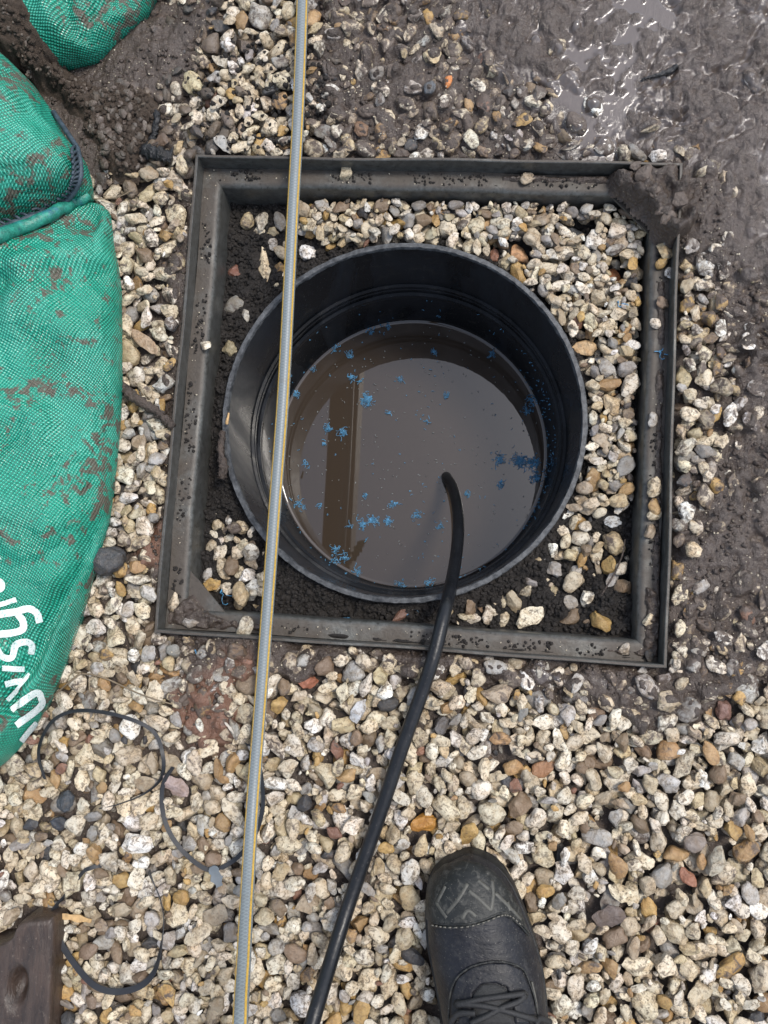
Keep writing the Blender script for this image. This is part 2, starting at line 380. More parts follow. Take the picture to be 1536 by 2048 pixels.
GX0, GX1, GY0, GY1, GR = -0.60, 0.46, -0.73, 0.52, 0.0015
gx = np.arange(GX0, GX1, GR); gy = np.arange(GY0, GY1, GR)
XX, YY = np.meshgrid(gx, gy)                          # [row = y, col = x]
PX, PY = to_px(XX, YY, 0.0)
wob = (fbm(XX * 30, YY * 30, 3, 3) - 0.5) * 90
def soft(poly, edge=45): return sstep(-edge, edge, sdf_poly(PX, PY, poly) + wob)
A_slurry = soft([(900, -400), (925, 60), (1000, 130), (1090, 190), (1170, 235), (1240, 300), (1330, 300), (1430, 330), (1470, 480), (1500, 560), (1900, 560), (1900, -400)], 40)
B_lumpy = soft([(1290, 300), (1420, 300), (1900, 450), (1900, 1180), (1385, 1230), (1390, 1040), (1430, 930), (1470, 840), (1450, 700), (1440, 560), (1380, 470), (1330, 440)], 75)
C_top = soft([(610, -400), (960, -400), (1090, 190), (1260, 300), (1260, 340), (640, 330), (600, 180)], 60)
D_soil = soft([(60, -40), (300, 10), (450, -60), (430, 90), (345, 170), (330, 300), (260, 360), (150, 380), (40, 300)], 45)
E_left = soft([(335, 470), (390, 320), (425, 330), (335, 1275), (285, 1150), (322, 900)], 26)
F_bot = soft([(330, 1270), (1340, 1335), (1340, 1390), (1100, 1400), (880, 1340), (640, 1330), (600, 1365), (490, 1340), (480, 1480), (390, 1520), (340, 1420)], 26)
G_right = soft([(1340, 1040), (1900, 1000), (1900, 1330), (1480, 1400), (1340, 1480), (1060, 1395), (1060, 1330), (1335, 1335)], 45)
R_clay = soft([(350, 1330), (500, 1330), (500, 1480), (390, 1520), (330, 1450)], 30) + soft([(280, 1040), (330, 1040), (320, 1130), (280, 1130)], 20)
MUD = np.clip(np.maximum.reduce([A_slurry, 0.93 * B_lumpy, 0.84 * C_top, 0.85 * D_soil, 0.85 * E_left, 0.84 * F_bot, 0.80 * G_right]), 0, 1)
DENS = 1 - np.clip(np.maximum.reduce([0.965 * A_slurry, 0.72 * B_lumpy, 0.22 * C_top, 0.15 * D_soil, 0.78 * E_left, 0.55 * F_bot, 0.30 * G_right]), 0, 1)
in_frame = (np.abs(XX) < HS + 0.001) & (np.abs(YY) < HS + 0.001)

# mud surface
lump = fbm(XX * 55, YY * 55, 11, 4); big = fbm(XX * 14, YY * 14, 21, 3)
ridge = 1 - np.abs(2 * fbm(XX * 34 + 2.2 * big, YY * 34, 31, 4) - 1)
ZMUD = -0.017 + MUD * 0.0150 + (big - 0.5) * 0.012 * MUD + (lump - 0.5) * 0.009 * MUD + (ridge - 0.75) * 0.010 * MUD * B_lumpy
ZMUD += (fbm(XX * 260, YY * 260, 41, 2) - 0.5) * 0.0025
pool = -0.0030 + 0.003 * (big - 0.5)
flat = np.clip(A_slurry - 0.25 * sstep(1230, 1420, PX), 0, 1)
zs = np.maximum(ZMUD, pool)                          # slurry settles flat
ZMUD = ZMUD * (1 - flat) + (zs * 0.80 + ZMUD * 0.20 + (fbm(XX * 120 + 2 * big, YY * 70, 51, 3) - 0.5) * 0.0060 - np.abs(fbm(XX * 75 + 3 * lump, YY * 60 + 2 * big, 57, 3) - 0.5) * 0.016 + 0.0015) * flat
# heel and tool scratches in the mud at the top right
rr = np.random.default_rng(5)
for _ in range(130):
    qx, qy = rr.uniform(1180, 1560), rr.uniform(-40, 330); ang = rr.normal(0.45, 0.5) if rr.random() < 0.7 else rr.uniform(0, 3)
    L = rr.uniform(18, 60); dx, dy = PX - qx, PY - qy; uu = dx * math.cos(ang) - dy * math.sin(ang); vv = dx * math.sin(ang) + dy * math.cos(ang)
    ZMUD -= 0.0030 * np.exp(-(uu / L) ** 4 - (vv / rr.uniform(3.5, 6)) ** 2) * A_slurry
P_small = soft([(1055, 1336), (1135, 1342), (1205, 1362), (1150, 1385), (1080, 1372)], 10)
P_wet = soft([(930, -300), (1290, -300), (1330, 40), (1260, 190), (1215, 330), (1150, 300), (1090, 190), (1000, 110), (940, 40)], 50)
zlev = -0.0034 + 0.0016 * (fbm(XX * 9, YY * 9, 77, 2) - 0.5)
POOL = np.clip(sstep(0.0011, -0.0003, ZMUD - zlev) * P_wet + sstep(0.0010, -0.0003, ZMUD + 0.0025) * P_small + 0.75 * sstep(0.0010, -0.0004, ZMUD - zlev + 0.0008) * A_slurry * (1 - P_wet), 0, 1)
ZMUD = np.where(P_wet + P_small > 0.5, np.maximum(ZMUD, np.where(P_small > 0.5, -0.0025, zlev)), ZMUD)
DENS = np.where(P_small > 0.5, DENS * 0.4, DENS)
WET = np.clip(0.35 * MUD + 0.75 * A_slurry * sstep(0.0025, -0.002, ZMUD - pool) + 0.3 * A_slurry + 0.2 * B_lumpy, 0, 1)

# ------------------------------------------------------------------ stones
def ico(sub):
    bm = bmesh.new(); bmesh.ops.create_icosphere(bm, subdivisions=sub, radius=1.0)
    V = np.array([v.co[:] for v in bm.verts]); F = np.array([[v.index for v in f.verts] for f in bm.faces]); bm.free(); return V, F
ICO = {s: ico(s) for s in (1, 2, 3, 4)}
def stone_shape(r, sub, angular):
    V, F = ICO[sub]; V = V.copy()
    for _ in range(int(r.integers(7, 13)) if angular else int(r.integers(3, 7))):
        nrm = r.normal(size=3); nrm /= np.linalg.norm(nrm); d = r.uniform(0.40, 0.78) if angular else r.uniform(0.52, 0.9)
        V -= np.maximum(0, V @ nrm - d)[:, None] * nrm * (0.97 if angular else 0.85)
    for _ in range(5):
        k = r.normal(size=3) * 2.2; ph = r.uniform(0, 6.28)
        V *= (1 + (0.045 if angular else 0.06) * np.sin(V @ k + ph))[:, None]
    for _ in range(4):
        k = r.normal(size=3) * 5.0; ph = r.uniform(0, 6.28)
        V *= (1 + 0.035 * np.sin(V @ k + ph))[:, None]
    if r.random() < 0.5:                                            # a hollow in one side
        c = r.normal(size=3); c /= np.linalg.norm(c); V *= (1 - 0.28 * np.exp(-((V / np.linalg.norm(V, axis=1)[:, None] - c) ** 2).sum(1) / 0.25))[:, None]
    lo, hi = V.min(0), V.max(0); V = (V - (lo + hi) / 2) / ((hi - lo) / 2); return V, F
NV = 48
sr = np.random.default_rng(99)
ANG = [i % 2 != 0 for i in range(NV)]
seeds = sr.integers(0, 1 << 30, NV)
VAR = {s: [stone_shape(np.random.default_rng(seeds[i]), s, ANG[i]) for i in range(NV)] for s in (2, 3, 4)}

PAL = np.array([  # linear albedo, weight in clean gravel
    [0.57, 0.50, 0.375, 25], [0.61, 0.56, 0.465, 20], [0.50, 0.43, 0.315, 18], [0.45, 0.37, 0.235, 8], [0.38, 0.365, 0.34, 9], [0.24, 0.23, 0.215, 6],
    [0.40, 0.265, 0.105, 4.5], [0.33, 0.215, 0.105, 4.5], [0.19, 0.14, 0.095, 5], [0.22, 0.12, 0.085, 0.9], [0.045, 0.046, 0.05, 1.2], [0.70, 0.68, 0.63, 8], [0.33, 0.275, 0.20, 7]])
PW = PAL[:, 3] / PAL[:, 3].sum()
def pick_color(r, dark=0.0):
    if r.random() < dark: c = np.array([[0.10, 0.085, 0.07], [0.075, 0.07, 0.066], [0.13, 0.10, 0.075], [0.16, 0.13, 0.10]][r.integers(0, 4)])
    else: c = PAL[r.choice(len(PAL), p=PW), :3]
    return np.clip(c * r.uniform(0.80, 1.12) * r.normal(1, 0.012, 3), 0.01, 0.85)

def rand_rot(r, tilt):
    yaw = r.uniform(0, 2 * math.pi); t = abs(r.normal(0, tilt)); ax = r.uniform(0, 2 * math.pi)
    return np.array(Matrix.Rotation(t, 3, Vector((math.cos(ax), math.sin(ax), 0))) @ Matrix.Rotation(yaw, 3, 'Z'))
class Bed:
    """drops stones on a height grid and keeps who lies on top"""
    def __init__(s, H, dens, limit, blocked):
        s.H = H; s.dens = dens; s.limit = limit; s.blk = blocked; s.own = np.full(H.shape, -1, np.int32); s.st = []
    def foot(s, abc, R):
        Sg = R @ np.diag(np.square(abc)) @ R.T; rx, ry = math.sqrt(Sg[0, 0]), math.sqrt(Sg[1, 1])
        nx, ny = int(rx / GR) + 1, int(ry / GR) + 1
        X, Y = np.meshgrid(np.arange(-nx, nx + 1) * GR, np.arange(-ny, ny + 1) * GR)
        A = np.linalg.inv(Sg[:2, :2]); q = A[0, 0] * X * X + 2 * A[0, 1] * X * Y + A[1, 1] * Y * Y; m = q < 0.97
        b = Sg[2, :2] @ A; mid = b[0] * X + b[1] * Y; hgt = np.sqrt(np.maximum(0, (Sg[2, 2] - b @ Sg[:2, 2]) * (1 - q)))
        return nx, ny, m, mid - hgt, mid + hgt
    def rest(s, ix, iy, ft, q):
        nx, ny, m, lo, hi = ft
        h = s.H[iy - ny:iy + ny + 1, ix - nx:ix + nx + 1]
        if h.shape != m.shape: return None
        if s.blk[iy - ny:iy + ny + 1, ix - nx:ix + nx + 1][m].any(): return None
        v = (h - lo)[m]; k = int(len(v) * q); return np.partition(v, k)[k]
    def drop(s, x, y, abc, R, col, mud, var, q=0.86, sink=0.0, force=False):
        ft = s.foot(abc, R); ix, iy = int((x - GX0) / GR), int((y - GY0) / GR)
        z = s.rest(ix, iy, ft, q)
        if z is None: return None
        s.put(ix, iy, ft, z - sink, abc, R, col, mud, var); return z - sink
    def put(s, ix, iy, ft, z, abc, R, col, mud, var):
        nx, ny, m, lo, hi = ft; sl = (slice(iy - ny, iy + ny + 1), slice(ix - nx, ix + nx + 1))
        top = z + hi; up = m & (top > s.H[sl]); s.H[sl] = np.where(up, top, s.H[sl]); s.own[sl] = np.where(up, len(s.st), s.own[sl])
        s.st.append((np.array([gx[ix], gy[iy], z]), abc, R, col, mud, var))
    def fill(s, n, r, size, darkf, mudf, K=7, q=0.86):
        ny_, nx_ = s.H.shape
        for _ in range(n):
            ix, iy = int(r.integers(14, nx_ - 14)), int(r.integers(14, ny_ - 14))
            if r.random() > s.dens[iy, ix]: continue
            L = size(r, iy, ix); a = L / 2; b = a * r.uniform(0.52, 0.90); c = b * r.uniform(0.50, 0.88)
            abc = (a, b, c); R = rand_rot(r, 0.34); ft = s.foot(abc, R); best = None
            for k in range(K):
                jx, jy = ix + int(r.integers(-9, 10)), iy + int(r.integers(-9, 10))
                if k and (jy < 0 or jx < 0 or jy >= ny_ or jx >= nx_ or s.dens[jy, jx] < 0.02): continue
                z = s.rest(jx, jy, ft, q)
                if z is not None and (best is None or z < best[0]): best = (z, jx, jy)
            if best is None: continue
            z, jx, jy = best
            if z + c * 0.8 > s.limit[jy, jx]: continue
            s.put(jx, jy, ft, z, abc, R, pick_color(r, darkf(iy, ix)), mudf(r, iy, ix), int(r.integers(0, NV)))

# ground bed -----------------------------------------------------------
blocked = in_frame.copy()
sack_low = [(-500, 430), (0, 470), (100, 430), (195, 408), (222, 500), (236, 600), (238, 780), (230, 880), (216, 1000), (196, 1090), (166, 1190), (126, 1320), (84, 1420), (0, 1528), (-500, 1600)]
blocked |= sdf_poly(PX, PY, sack_low) > 14
blocked |= sdf_poly(PX, PY, [(-500, 1905), (0, 1870), (40, 1835), (100, 1828), (108, 1880), (98, 2100), (90, 2500), (-500, 2500)]) > 2
blocked |= sdf_poly(PX, PY, [(905, 1750), (985, 1745), (1040, 1810), (1075, 1900), (1085, 2000), (1100, 2500), (890, 2500), (880, 2000), (865, 1900), (862, 1800)]) > 0
H0 = np.maximum(BED, ZMUD - 0.0095)
bed = Bed(H0.copy(), np.where(blocked, 0, DENS), np.maximum(0.0045, ZMUD + 0.009), blocked)
vis_w = (PX > -60) & (PX < 1600) & (PY > -60) & (PY < 2110)
# stones one can point to: (px, py, long mm, aspect, height, yaw, colour, mud, label)
SPECIAL = [
    (220, 1120, 36, .92, .62, 0.4, (0.045, 0.047, 0.052), 0.05, 'large dark grey rounded cobble against the edge of the green sack'),
    (134, 1600, 21, .85, .7, 1.3, (0.040, 0.048, 0.058), 0.0, 'dark blue grey oval pebble left of the strap loops'),
    (115, 1645, 17, .8, .6, 0.4, (0.036, 0.042, 0.052), 0.0, 'small dark slate pebble just below the blue grey oval pebble'),
    (612, 1360, 19, .85, .6, 0.8, (0.33, 0.14, 0.09), 0.1, 'brick red angular stone right of the grey hose below the frame'),
    (384, 160, 27, .8, .6, 0.9, (0.50, 0.45, 0.30), 0.12, 'large pale buff flint above the frame corner on dark pebbles'),
    (850, 1648, 26, .62, .6, 2.9, (0.35, 0.17, 0.035), 0.0, 'amber brown wedge shaped flint above the boot toe'),
    (669, 1665, 17, .68, .6, 0.7, (0.16, 0.085, 0.06), 0.0, 'chocolate brown squared pebble left of the black cable'),
    (885, 1452, 18, .8, .6, 2.0, (0.09, 0.085, 0.085), 0.0, 'slate grey angular stone right of the cable above the boot'),
    (1455, 1423, 20, .78, .7, 1.4, (0.18, 0.105, 0.085), 0.05, 'smooth purplish brown pebble near the right edge of the photograph'),
    (1380, 1755, 20, .68, .6, 1.2, (0.27, 0.125, 0.08), 0.0, 'smooth brick pink pebble in the gravel right of the boot'),
    (1388, 1680, 21, .9, .5, 0.2, (0.20, 0.17, 0.15), 0.0, 'round grey brown pebble with pale veins right of the boot'),
    (1090, 1540, 25, .6, .6, 2.7, (0.30, 0.165, 0.09), 0.0, 'tan brown elongated pebble above and right of the boot toe'),
    (400, 620, 26, .45, .6, 0.0, (0.46, 0.44, 0.41), 0.15, None),
    (290, 680, 40, .38, .5, 0.8, (0.36, 0.27, 0.19), 0.0, 'long tan flint flake between the green sack and the frame'),
    (300, 1015, 13, .9, .7, 0.8, (0.45, 0.30, 0.12), 0.0, 'small honey coloured pebble left of the frame beside the mud strip'),
    (720, 1420, 24, .55, .5, 2.2, (0.42, 0.43, 0.44), 0.0, 'pale grey blade shaped flint left of the cable'),
    (350, 1570, 30, .62, .45, 0.9, (0.30, 0.235, 0.22), 0.0, 'pinkish grey flat stone under the second strap loop'),
    (280, 1685, 32, .6, .5, 0.1, (0.66, 0.64, 0.60), 0.0, 'bright white broken flint inside the strap loops'),
    (1218, 1830, 30, .7, .55, 0.2, (0.11, 0.085, 0.075), 0.0, 'large dark brown flat stone right of the boot'),
    (1435, 1720, 30, .6, .6, 2.0, (0.40, 0.37, 0.30), 0.0, 'large pale grey faceted flint near the right edge'),
    (1345, 1130, 34, .75, .5, 2.1, (0.13, 0.09, 0.065), 0.35, 'brown mud stained stone right of the frame under a round pebble'),
    (1380, 1100, 16, .95, .8, 0.4, (0.60, 0.50, 0.36), 0.1, 'round cream pebble on the mud right of the frame'),
    (1475, 620, 21, .8, .5, 0.6, (0.66, 0.60, 0.50), 0.12, 'squarish clean cream stone at the edge of the mud on the right'),
    (860, 180, 15, .8, .6, 1.9, (0.09, 0.10, 0.115), 0.0, 'blue grey pebble in the muddy gravel above the frame'),
    (896, 160, 14, .6, .6, 1.9, (0.46, 0.17, 0.05), 0.0, 'orange rust coloured pebble in the muddy gravel above the frame'),
    (725, 258, 19, .8, .6, 1.0, (0.17, 0.105, 0.065), 0.1, 'smooth brown oval pebble in the mud above the frame'),
    (238, 1590, 0, 0, 0, 0, None, 0, None)]
special = []
def add_special(b, px, py, L, asp, hz, yaw, col, mud, label, z=0.0, frc=None):
    p = at(px, py, z); a = L / 2000; abc = (a, a * asp, a * asp * hz if hz > 0.3 else a * hz)
    R = rand_rot(np.random.default_rng(int(px + py)), 0.08); R = np.array(Matrix.Rotation(-yaw, 3, 'Z')) @ np.array(Matrix.Rotation(math.atan2(R[2, 0], 1), 3, 'Y'))
    n0 = len(b.st); zz = b.drop(p[0], p[1], abc, R, np.array(col), mud, ((int(px * 7 + py) % NV) // 2 * 2 + (0 if any(w_ in label for w_ in ('round', 'oval', 'smooth', 'pebble')) else 1)) % NV, q=0.9)
    if zz is not None: special.append((b, n0, label)); m = b.own == n0; b.blk = b.blk | m
# a first layer, then the named stones, then the rest packs round them
def gsize(r, iy, ix):
    d = D_soil[iy, ix]
    if d > 0.4: return r.choice([r.uniform(0.005, 0.010), r.uniform(0.009, 0.016)])
    return float(np.clip(r.lognormal(math.log(0.0182), 0.26), 0.009, 0.031))
darkf = lambda iy, ix: 0.85 * float(D_soil[iy, ix]) + (0.30 if (PY[iy, ix] < 330 and PX[iy, ix] < 480) else 0.0) + 0.12 * float(C_top[iy, ix])
def mudf(r, iy, ix):
    m = float(MUD[iy, ix]); base = r.uniform(0.16, 0.38) if PY[iy, ix] < 1340 else r.uniform(0.10, 0.36)
    if PX[iy, ix] > 1350 and PY[iy, ix] < 1340: base += 0.08
    return float(np.clip(base * (1 - m) + m * r.uniform(0.36, 0.54), 0, 0.6))
gr = np.random.default_rng(12)
bed.fill(5200, gr, gsize, darkf, mudf, K=4)
for s_ in SPECIAL:
    if s_[6] is not None and s_[8]: add_special(bed, *s_)
bed.fill(11500, gr, gsize, darkf, mudf, K=7)
bed.fill(2600, gr, lambda r, iy, ix: r.uniform(0.005, 0.010), darkf, mudf, K=8)

# chamber fill inside the frame ------------------------------------------
PXF, PYF = to_px(XX, YY, -0.05)
RAD = np.hypot(XX - SH[0], YY - SH[1])
def softf(poly, e=18): return sstep(-e, e, sdf_poly(PXF, PYF, poly) + wob * 0.5)
DF = np.maximum.reduce([1.0 * softf([(600, 395), (1250, 400), (1300, 480), (1290, 1000), (1150, 1010), (1180, 700), (1000, 500), (620, 470)]),
    0.045 * softf([(480, 420), (620, 395), (620, 480), (560, 590), (500, 560)]), 0.16 * softf([(405, 1020), (500, 1000), (560, 1110), (520, 1200), (405, 1180)]),
    0.12 * softf([(860, 1190), (1010, 1150), (1020, 1260), (870, 1250)]), 0.14 * softf([(1080, 1090), (1170, 1000), (1290, 1000), (1270, 1190), (1090, 1190)]),
    0.02 * softf([(1000, 1150), (1290, 1150), (1290, 1300), (1000, 1280)]), 0.006 * np.ones_like(XX)])
lumpf = fbm(XX * 90, YY * 90, 71, 4)
ZF = FILL + 0.004 + (lumpf - 0.5) * 0.014 + (fbm(XX * 20, YY * 20, 81, 2) - 0.5) * 0.010 + (fbm(XX * 300, YY * 300, 85, 2) - 0.5) * 0.004
ZF += 0.010 * sstep(0.03, 0.0, RAD - RO) + 0.016 * softf([(1190, 1180), (1330, 1160), (1330, 1330), (1160, 1330)], 30)
blkf = ~((np.abs(XX) < HS - 0.0235) & (np.abs(YY) < HS - 0.0235)) | (RAD < RO + 0.0002)
fillb = Bed(ZF - 0.004, np.where(blkf, 0, DF), np.full(XX.shape, -0.030) , blkf)
fr = np.random.default_rng(33)
fsize = lambda r, iy, ix: float(np.clip(r.lognormal(math.log(0.0168), 0.25), 0.009, 0.028))
fmud = lambda r, iy, ix: float(np.clip(r.normal(0.20, 0.09), 0, 0.5))
SPECF = [
    (614, 497, 21, .9, .5, 0.2, (0.80, 0.80, 0.80), 0.0, 'bright white rounded flint beside the hose at the chamber rim'),
    (464, 528, 18, .75, .7, 1.4, (0.16, 0.075, 0.055), 0.1, 'dark red brick fragment on black soil inside the frame'),
    (525, 520, 38, .42, .5, 1.1, (0.62, 0.52, 0.36), 0.15, 'long cream banded flint on black soil left of the hose'),
    (460, 692, 18, .9, .7, 0.4, (0.30, 0.26, 0.17), 0.25, 'lone buff stone on black soil left of the chamber rim'),
    (1040, 505, 26, .62, .6, 0.9, (0.52, 0.30, 0.16), 0.0, 'orange streaked flint beside the chamber rim'),
    (992, 503, 16, .62, .7, 1.6, (0.22, 0.11, 0.075), 0.0, 'brown smooth pebble at the top of the chamber rim'),
    (1157, 458, 24, .55, .55, 0.0, (0.045, 0.048, 0.053), 0.0, 'dark slate stone among cream gravel in the top of the frame'),
    (1230, 545, 20, .75, .6, 1.2, (0.36, 0.15, 0.06), 0.05, 'rust red angular stone in the gravel right of the chamber'),
    (1170, 693, 27, .6, .6, 0.1, (0.48, 0.34, 0.19), 0.05, 'tan speckled oval pebble right of the chamber rim'),
    (1230, 1040, 19, .75, .5, 0.3, (0.47, 0.49, 0.50), 0.0, 'pale blue grey stone on black soil in the lower right of the frame'),
    (1110, 1137, 18, .9, .6, 1.3, (0.27, 0.26, 0.25), 0.0, 'grey faceted flint on black soil below right of the chamber'),
    (805, 1229, 24, .5, .5, 2.8, (0.15, 0.085, 0.065), 0.1, 'reddish brown long stone on soil below the chamber rim'),
    (895, 1222, 40, .6, .5, 1.5, (0.76, 0.73, 0.67), 0.0, 'white broken flint under the cable below the chamber'),
    (1062, 1233, 33, .6, .6, 2.7, (0.70, 0.64, 0.50), 0.08, 'large cream stone on black soil near the bottom of the frame'),
    (1150, 1249, 20, .62, .6, 0.8, (0.24, 0.18, 0.13), 0.1, 'brown oval stone on soil in the lower right of the frame'),
    (1145, 1203, 17, .8, .5, 1.0, (0.30, 0.285, 0.26), 0.05, 'grey pointed flint above the brown oval stone in the frame')]
for s_ in SPECF: add_special(fillb, *s_, z=-0.045)
fillb.fill(52000, fr, fsize, lambda iy, ix: 0.0, fmud, K=7)
fillb.fill(9000, fr, lambda r, iy, ix: r.uniform(0.005, 0.010), lambda iy, ix: 0.1, fmud, K=6)

def emit_bed(b, parent, n_obj, stuff_name):
    cnt = np.bincount(b.own[b.own >= 0].ravel(), minlength=len(b.st))
    C0 = np.array([s[0] for s in b.st]); qx, qy = to_px(C0[:, 0], C0[:, 1], C0[:, 2]); inv = (qx > -20) & (qx < 1556) & (qy > -20) & (qy < 2068)
    sp = {n: lab for (bb, n, lab) in special if bb is b}
    order = [i for i in np.argsort(-(cnt * inv)) if i not in sp and inv[i]]
    single = set(order[:n_obj])
    big = {}
    VS, FS, CS = [], [], []; off = 0
    for i, (c, abc, R, col, mud, var) in enumerate(b.st):
        if i in sp or i in single:
            if i in sp:
                V, F = VAR[4][var]; me = mesh_np('stone', V, F, True, 38 if ANG[var] else None); me.materials.append(M_STONE_O)
            else:
                if var not in big:
                    V, F = VAR[3][var]; big[var] = mesh_np('stone', V, F, True, 38 if ANG[var] else None); big[var].materials.append(M_STONE_O)
                me = big[var]
            o = bpy.data.objects.new('stone', me); C.objects.link(o)
            o.matrix_world = Matrix.Translation(Vector(c)) @ Matrix(R.tolist()).to_4x4() @ Matrix.Diagonal((*abc, 1))
            o.color = (*[float(x) for x in col], float(mud))
            if i in sp: tag(o, sp[i], 'stone')
            else: o.parent = parent
            continue
        if cnt[i] == 0: continue
        V, F = VAR[3 if inv[i] and cnt[i] > 14 else 2][var]
        VS.append((V * abc) @ R.T + c); FS.append(F + off); off += len(V); CS.append(np.tile([*col, mud], (len(V), 1)))
    me = mesh_np(stuff_name, np.vstack(VS), np.vstack(FS), True, 42); attr(me, 'pc', np.vstack(CS), 'FLOAT_COLOR')
    o = link(stuff_name, me, M_STONE, parent); o['kind'] = 'stuff'
    print('BED', stuff_name, len(b.st), 'visible', int((cnt > 0).sum()), 'single', len(single), 'tris', sum(len(f) for f in FS))
    return o

def grid_mesh(name, Z, keep, step=2, extra=()):
    Zs = Z[::step, ::step]; X = XX[::step, ::step]; Y = YY[::step, ::step]; k = keep[::step, ::step]; ny, nx = Zs.shape
    idx = np.arange(ny * nx).reshape(ny, nx); q = k[:-1, :-1] & k[1:, :-1] & k[:-1, 1:] & k[1:, 1:]
    F = np.stack([idx[:-1, :-1][q], idx[:-1, 1:][q], idx[1:, 1:][q], idx[1:, :-1][q]], -1)
    used = np.unique(F); rm = np.full(ny * nx, -1); rm[used] = np.arange(len(used))
    me = mesh_np(name, np.stack([X.ravel(), Y.ravel(), Zs.ravel()], -1)[used], rm[F])
    for n, a in extra: attr(me, n, a[::step, ::step].ravel()[used])
    return me
def blur(A, k):
    for ax in (0, 1):
        P = np.concatenate([np.repeat(A.take([0], ax), k, ax), A, np.repeat(A.take([-1], ax), k, ax)], ax); cs = np.cumsum(P, ax); cs = np.concatenate([np.zeros_like(cs.take([0], ax)), cs], ax)
        n = A.shape[ax]; A = (cs.take(range(2 * k + 1, 2 * k + 1 + n), ax) - cs.take(range(n), ax)) / (2 * k + 1)
    return A
skin = np.where(blocked, ZMUD, blur(np.where(blocked, ZMUD, bed.H), 2)) + (fbm(XX * 95, YY * 95, 91, 3) - 0.5) * 0.0085 - 0.0008 + (MUD - 0.75) * 0.006 + 0.0015 * (A_slurry + B_lumpy)
SK = sstep(0.35, 0.6, MUD)
ZMUD = np.where(SK > 0.02, np.maximum(ZMUD, skin * SK + ZMUD * (1 - SK)), ZMUD)
WET = np.clip(WET + 0.15 * SK * (fbm(XX * 25, YY * 25, 95, 2) > 0.5), 0, 1)
out_frame = ~((np.abs(XX) < HS - 0.0015) & (np.abs(YY) < HS - 0.0015)); EX = (('wet', WET), ('pool', POOL), ('red', np.clip(R_clay, 0, 1)))
muddy = vis_w & (MUD > 0.30)
g = link('ground', grid_mesh('ground', np.where(muddy, ZMUD - 0.004, ZMUD), out_frame, 2, EX), M_MUD); g['kind'] = 'structure'
mudp = link('wet_mud', grid_mesh('wet_mud', ZMUD, out_frame & vis_w & (MUD > 0.27), 1, EX), M_MUD, g); mudp['kind'] = 'stuff'
emit_bed(bed, g, 300, 'gravel')
ff = link('chamber_fill', grid_mesh('chamber_fill', ZF, (np.abs(XX) < HS - 0.0205) & (np.abs(YY) < HS - 0.0205) & (RAD > (RO + RI) / 2), 1), M_BLACKSOIL); ff['kind'] = 'structure'
emit_bed(fillb, ff, 260, 'gravel')
HTOP = np.where(in_frame, np.where(RAD < RO, RIM_Z, fillb.H), bed.H)
HTOP = np.maximum(HTOP, np.where(in_frame, -0.06, ZMUD))
ledge_m = in_frame & ~((np.abs(XX) < HS - 0.022) & (np.abs(YY) < HS - 0.022)); HTOP = np.where(ledge_m, -0.016, HTOP)
HTOP = np.where(in_frame & ((np.abs(XX) > HS - 0.004) | (np.abs(YY) > HS - 0.004)), 0.004, HTOP)
def hat(x, y):
    i = np.clip(((np.asarray(y) - GY0) / GR).astype(int), 0, HTOP.shape[0] - 1); j = np.clip(((np.asarray(x) - GX0) / GR).astype(int), 0, HTOP.shape[1] - 1)
    return HTOP[i, j]
# soil crumbs
M_GRIT = plain('pale_grit', (0.42, 0.37, 0.28), 0.6)
def softg(poly): return sstep(-20, 20, sdf_poly(PX, PY, poly) + wob) > fbm(XX * 70, YY * 70, 141, 2) + 0.08
def crumbs(name, n, region, zf, size, mat, parent=None):
    ii, jj = np.nonzero(region); pick = rng.integers(0, len(ii), n); V0, F0 = ICO[1]; VS, FS = [], []
    for t, p in enumerate(pick):
        s = rng.uniform(*size); R = rand_rot(rng, 1.0); Vv = V0 * (1 + 0.25 * rng.normal(size=(len(V0), 1)).clip(-1, 1)) * s * rng.uniform(0.6, 1, 3)
        VS.append(Vv @ R.T + [XX[ii[p], jj[p]], YY[ii[p], jj[p]], zf[ii[p], jj[p]] + 0.25 * s]); FS.append(F0 + t * len(V0))
    o = link(name, mesh_np(name, np.vstack(VS), np.vstack(FS), True), mat, parent); o['kind'] = 'stuff'; return o
crumbs('soil_crumbs', 3800, ~blkf & (fillb.own < 0), ZF, (0.0012, 0.0034), M_BLACKSOIL, ff)
crumbs('mud_crumbs', 700, vis_w & ~in_frame & (MUD > 0.35) & (A_slurry < 0.25) & (bed.own < 0) & ~blocked, ZMUD, (0.0012, 0.0034), M_MUD, g)
ledge_r = ledge_m & vis_w & ((np.abs(XX) < HS - 0.005) & (np.abs(YY) < HS - 0.005)) & ~((np.abs(XX) < HS - 0.017) & (np.abs(YY) < HS - 0.017))
crumbs('soil_crumbs', 620, ledge_r & (fbm(XX * 25, YY * 25, 131, 2) > 0.46), np.full(XX.shape, -0.0172), (0.0007, 0.0024), M_BLACKSOIL, ff)
crumbs('pale_grit', 170, ledge_r, np.full(XX.shape, -0.0172), (0.0004, 0.0012), M_GRIT, ff)
crumbs('pale_grit', 900, vis_w & ~in_frame & ~blocked & (MUD > 0.4) & (A_slurry < 0.6), np.maximum(ZMUD, bed.H), (0.0004, 0.0013), M_GRIT, g)
crumbs('soil_crumbs', 420, softg([(440, 60), (640, 120), (660, 250), (560, 330), (420, 280), (380, 170)]) & ~blocked, np.maximum(bed.H - 0.003, ZMUD), (0.0015, 0.0042), M_BLACKSOIL, g)
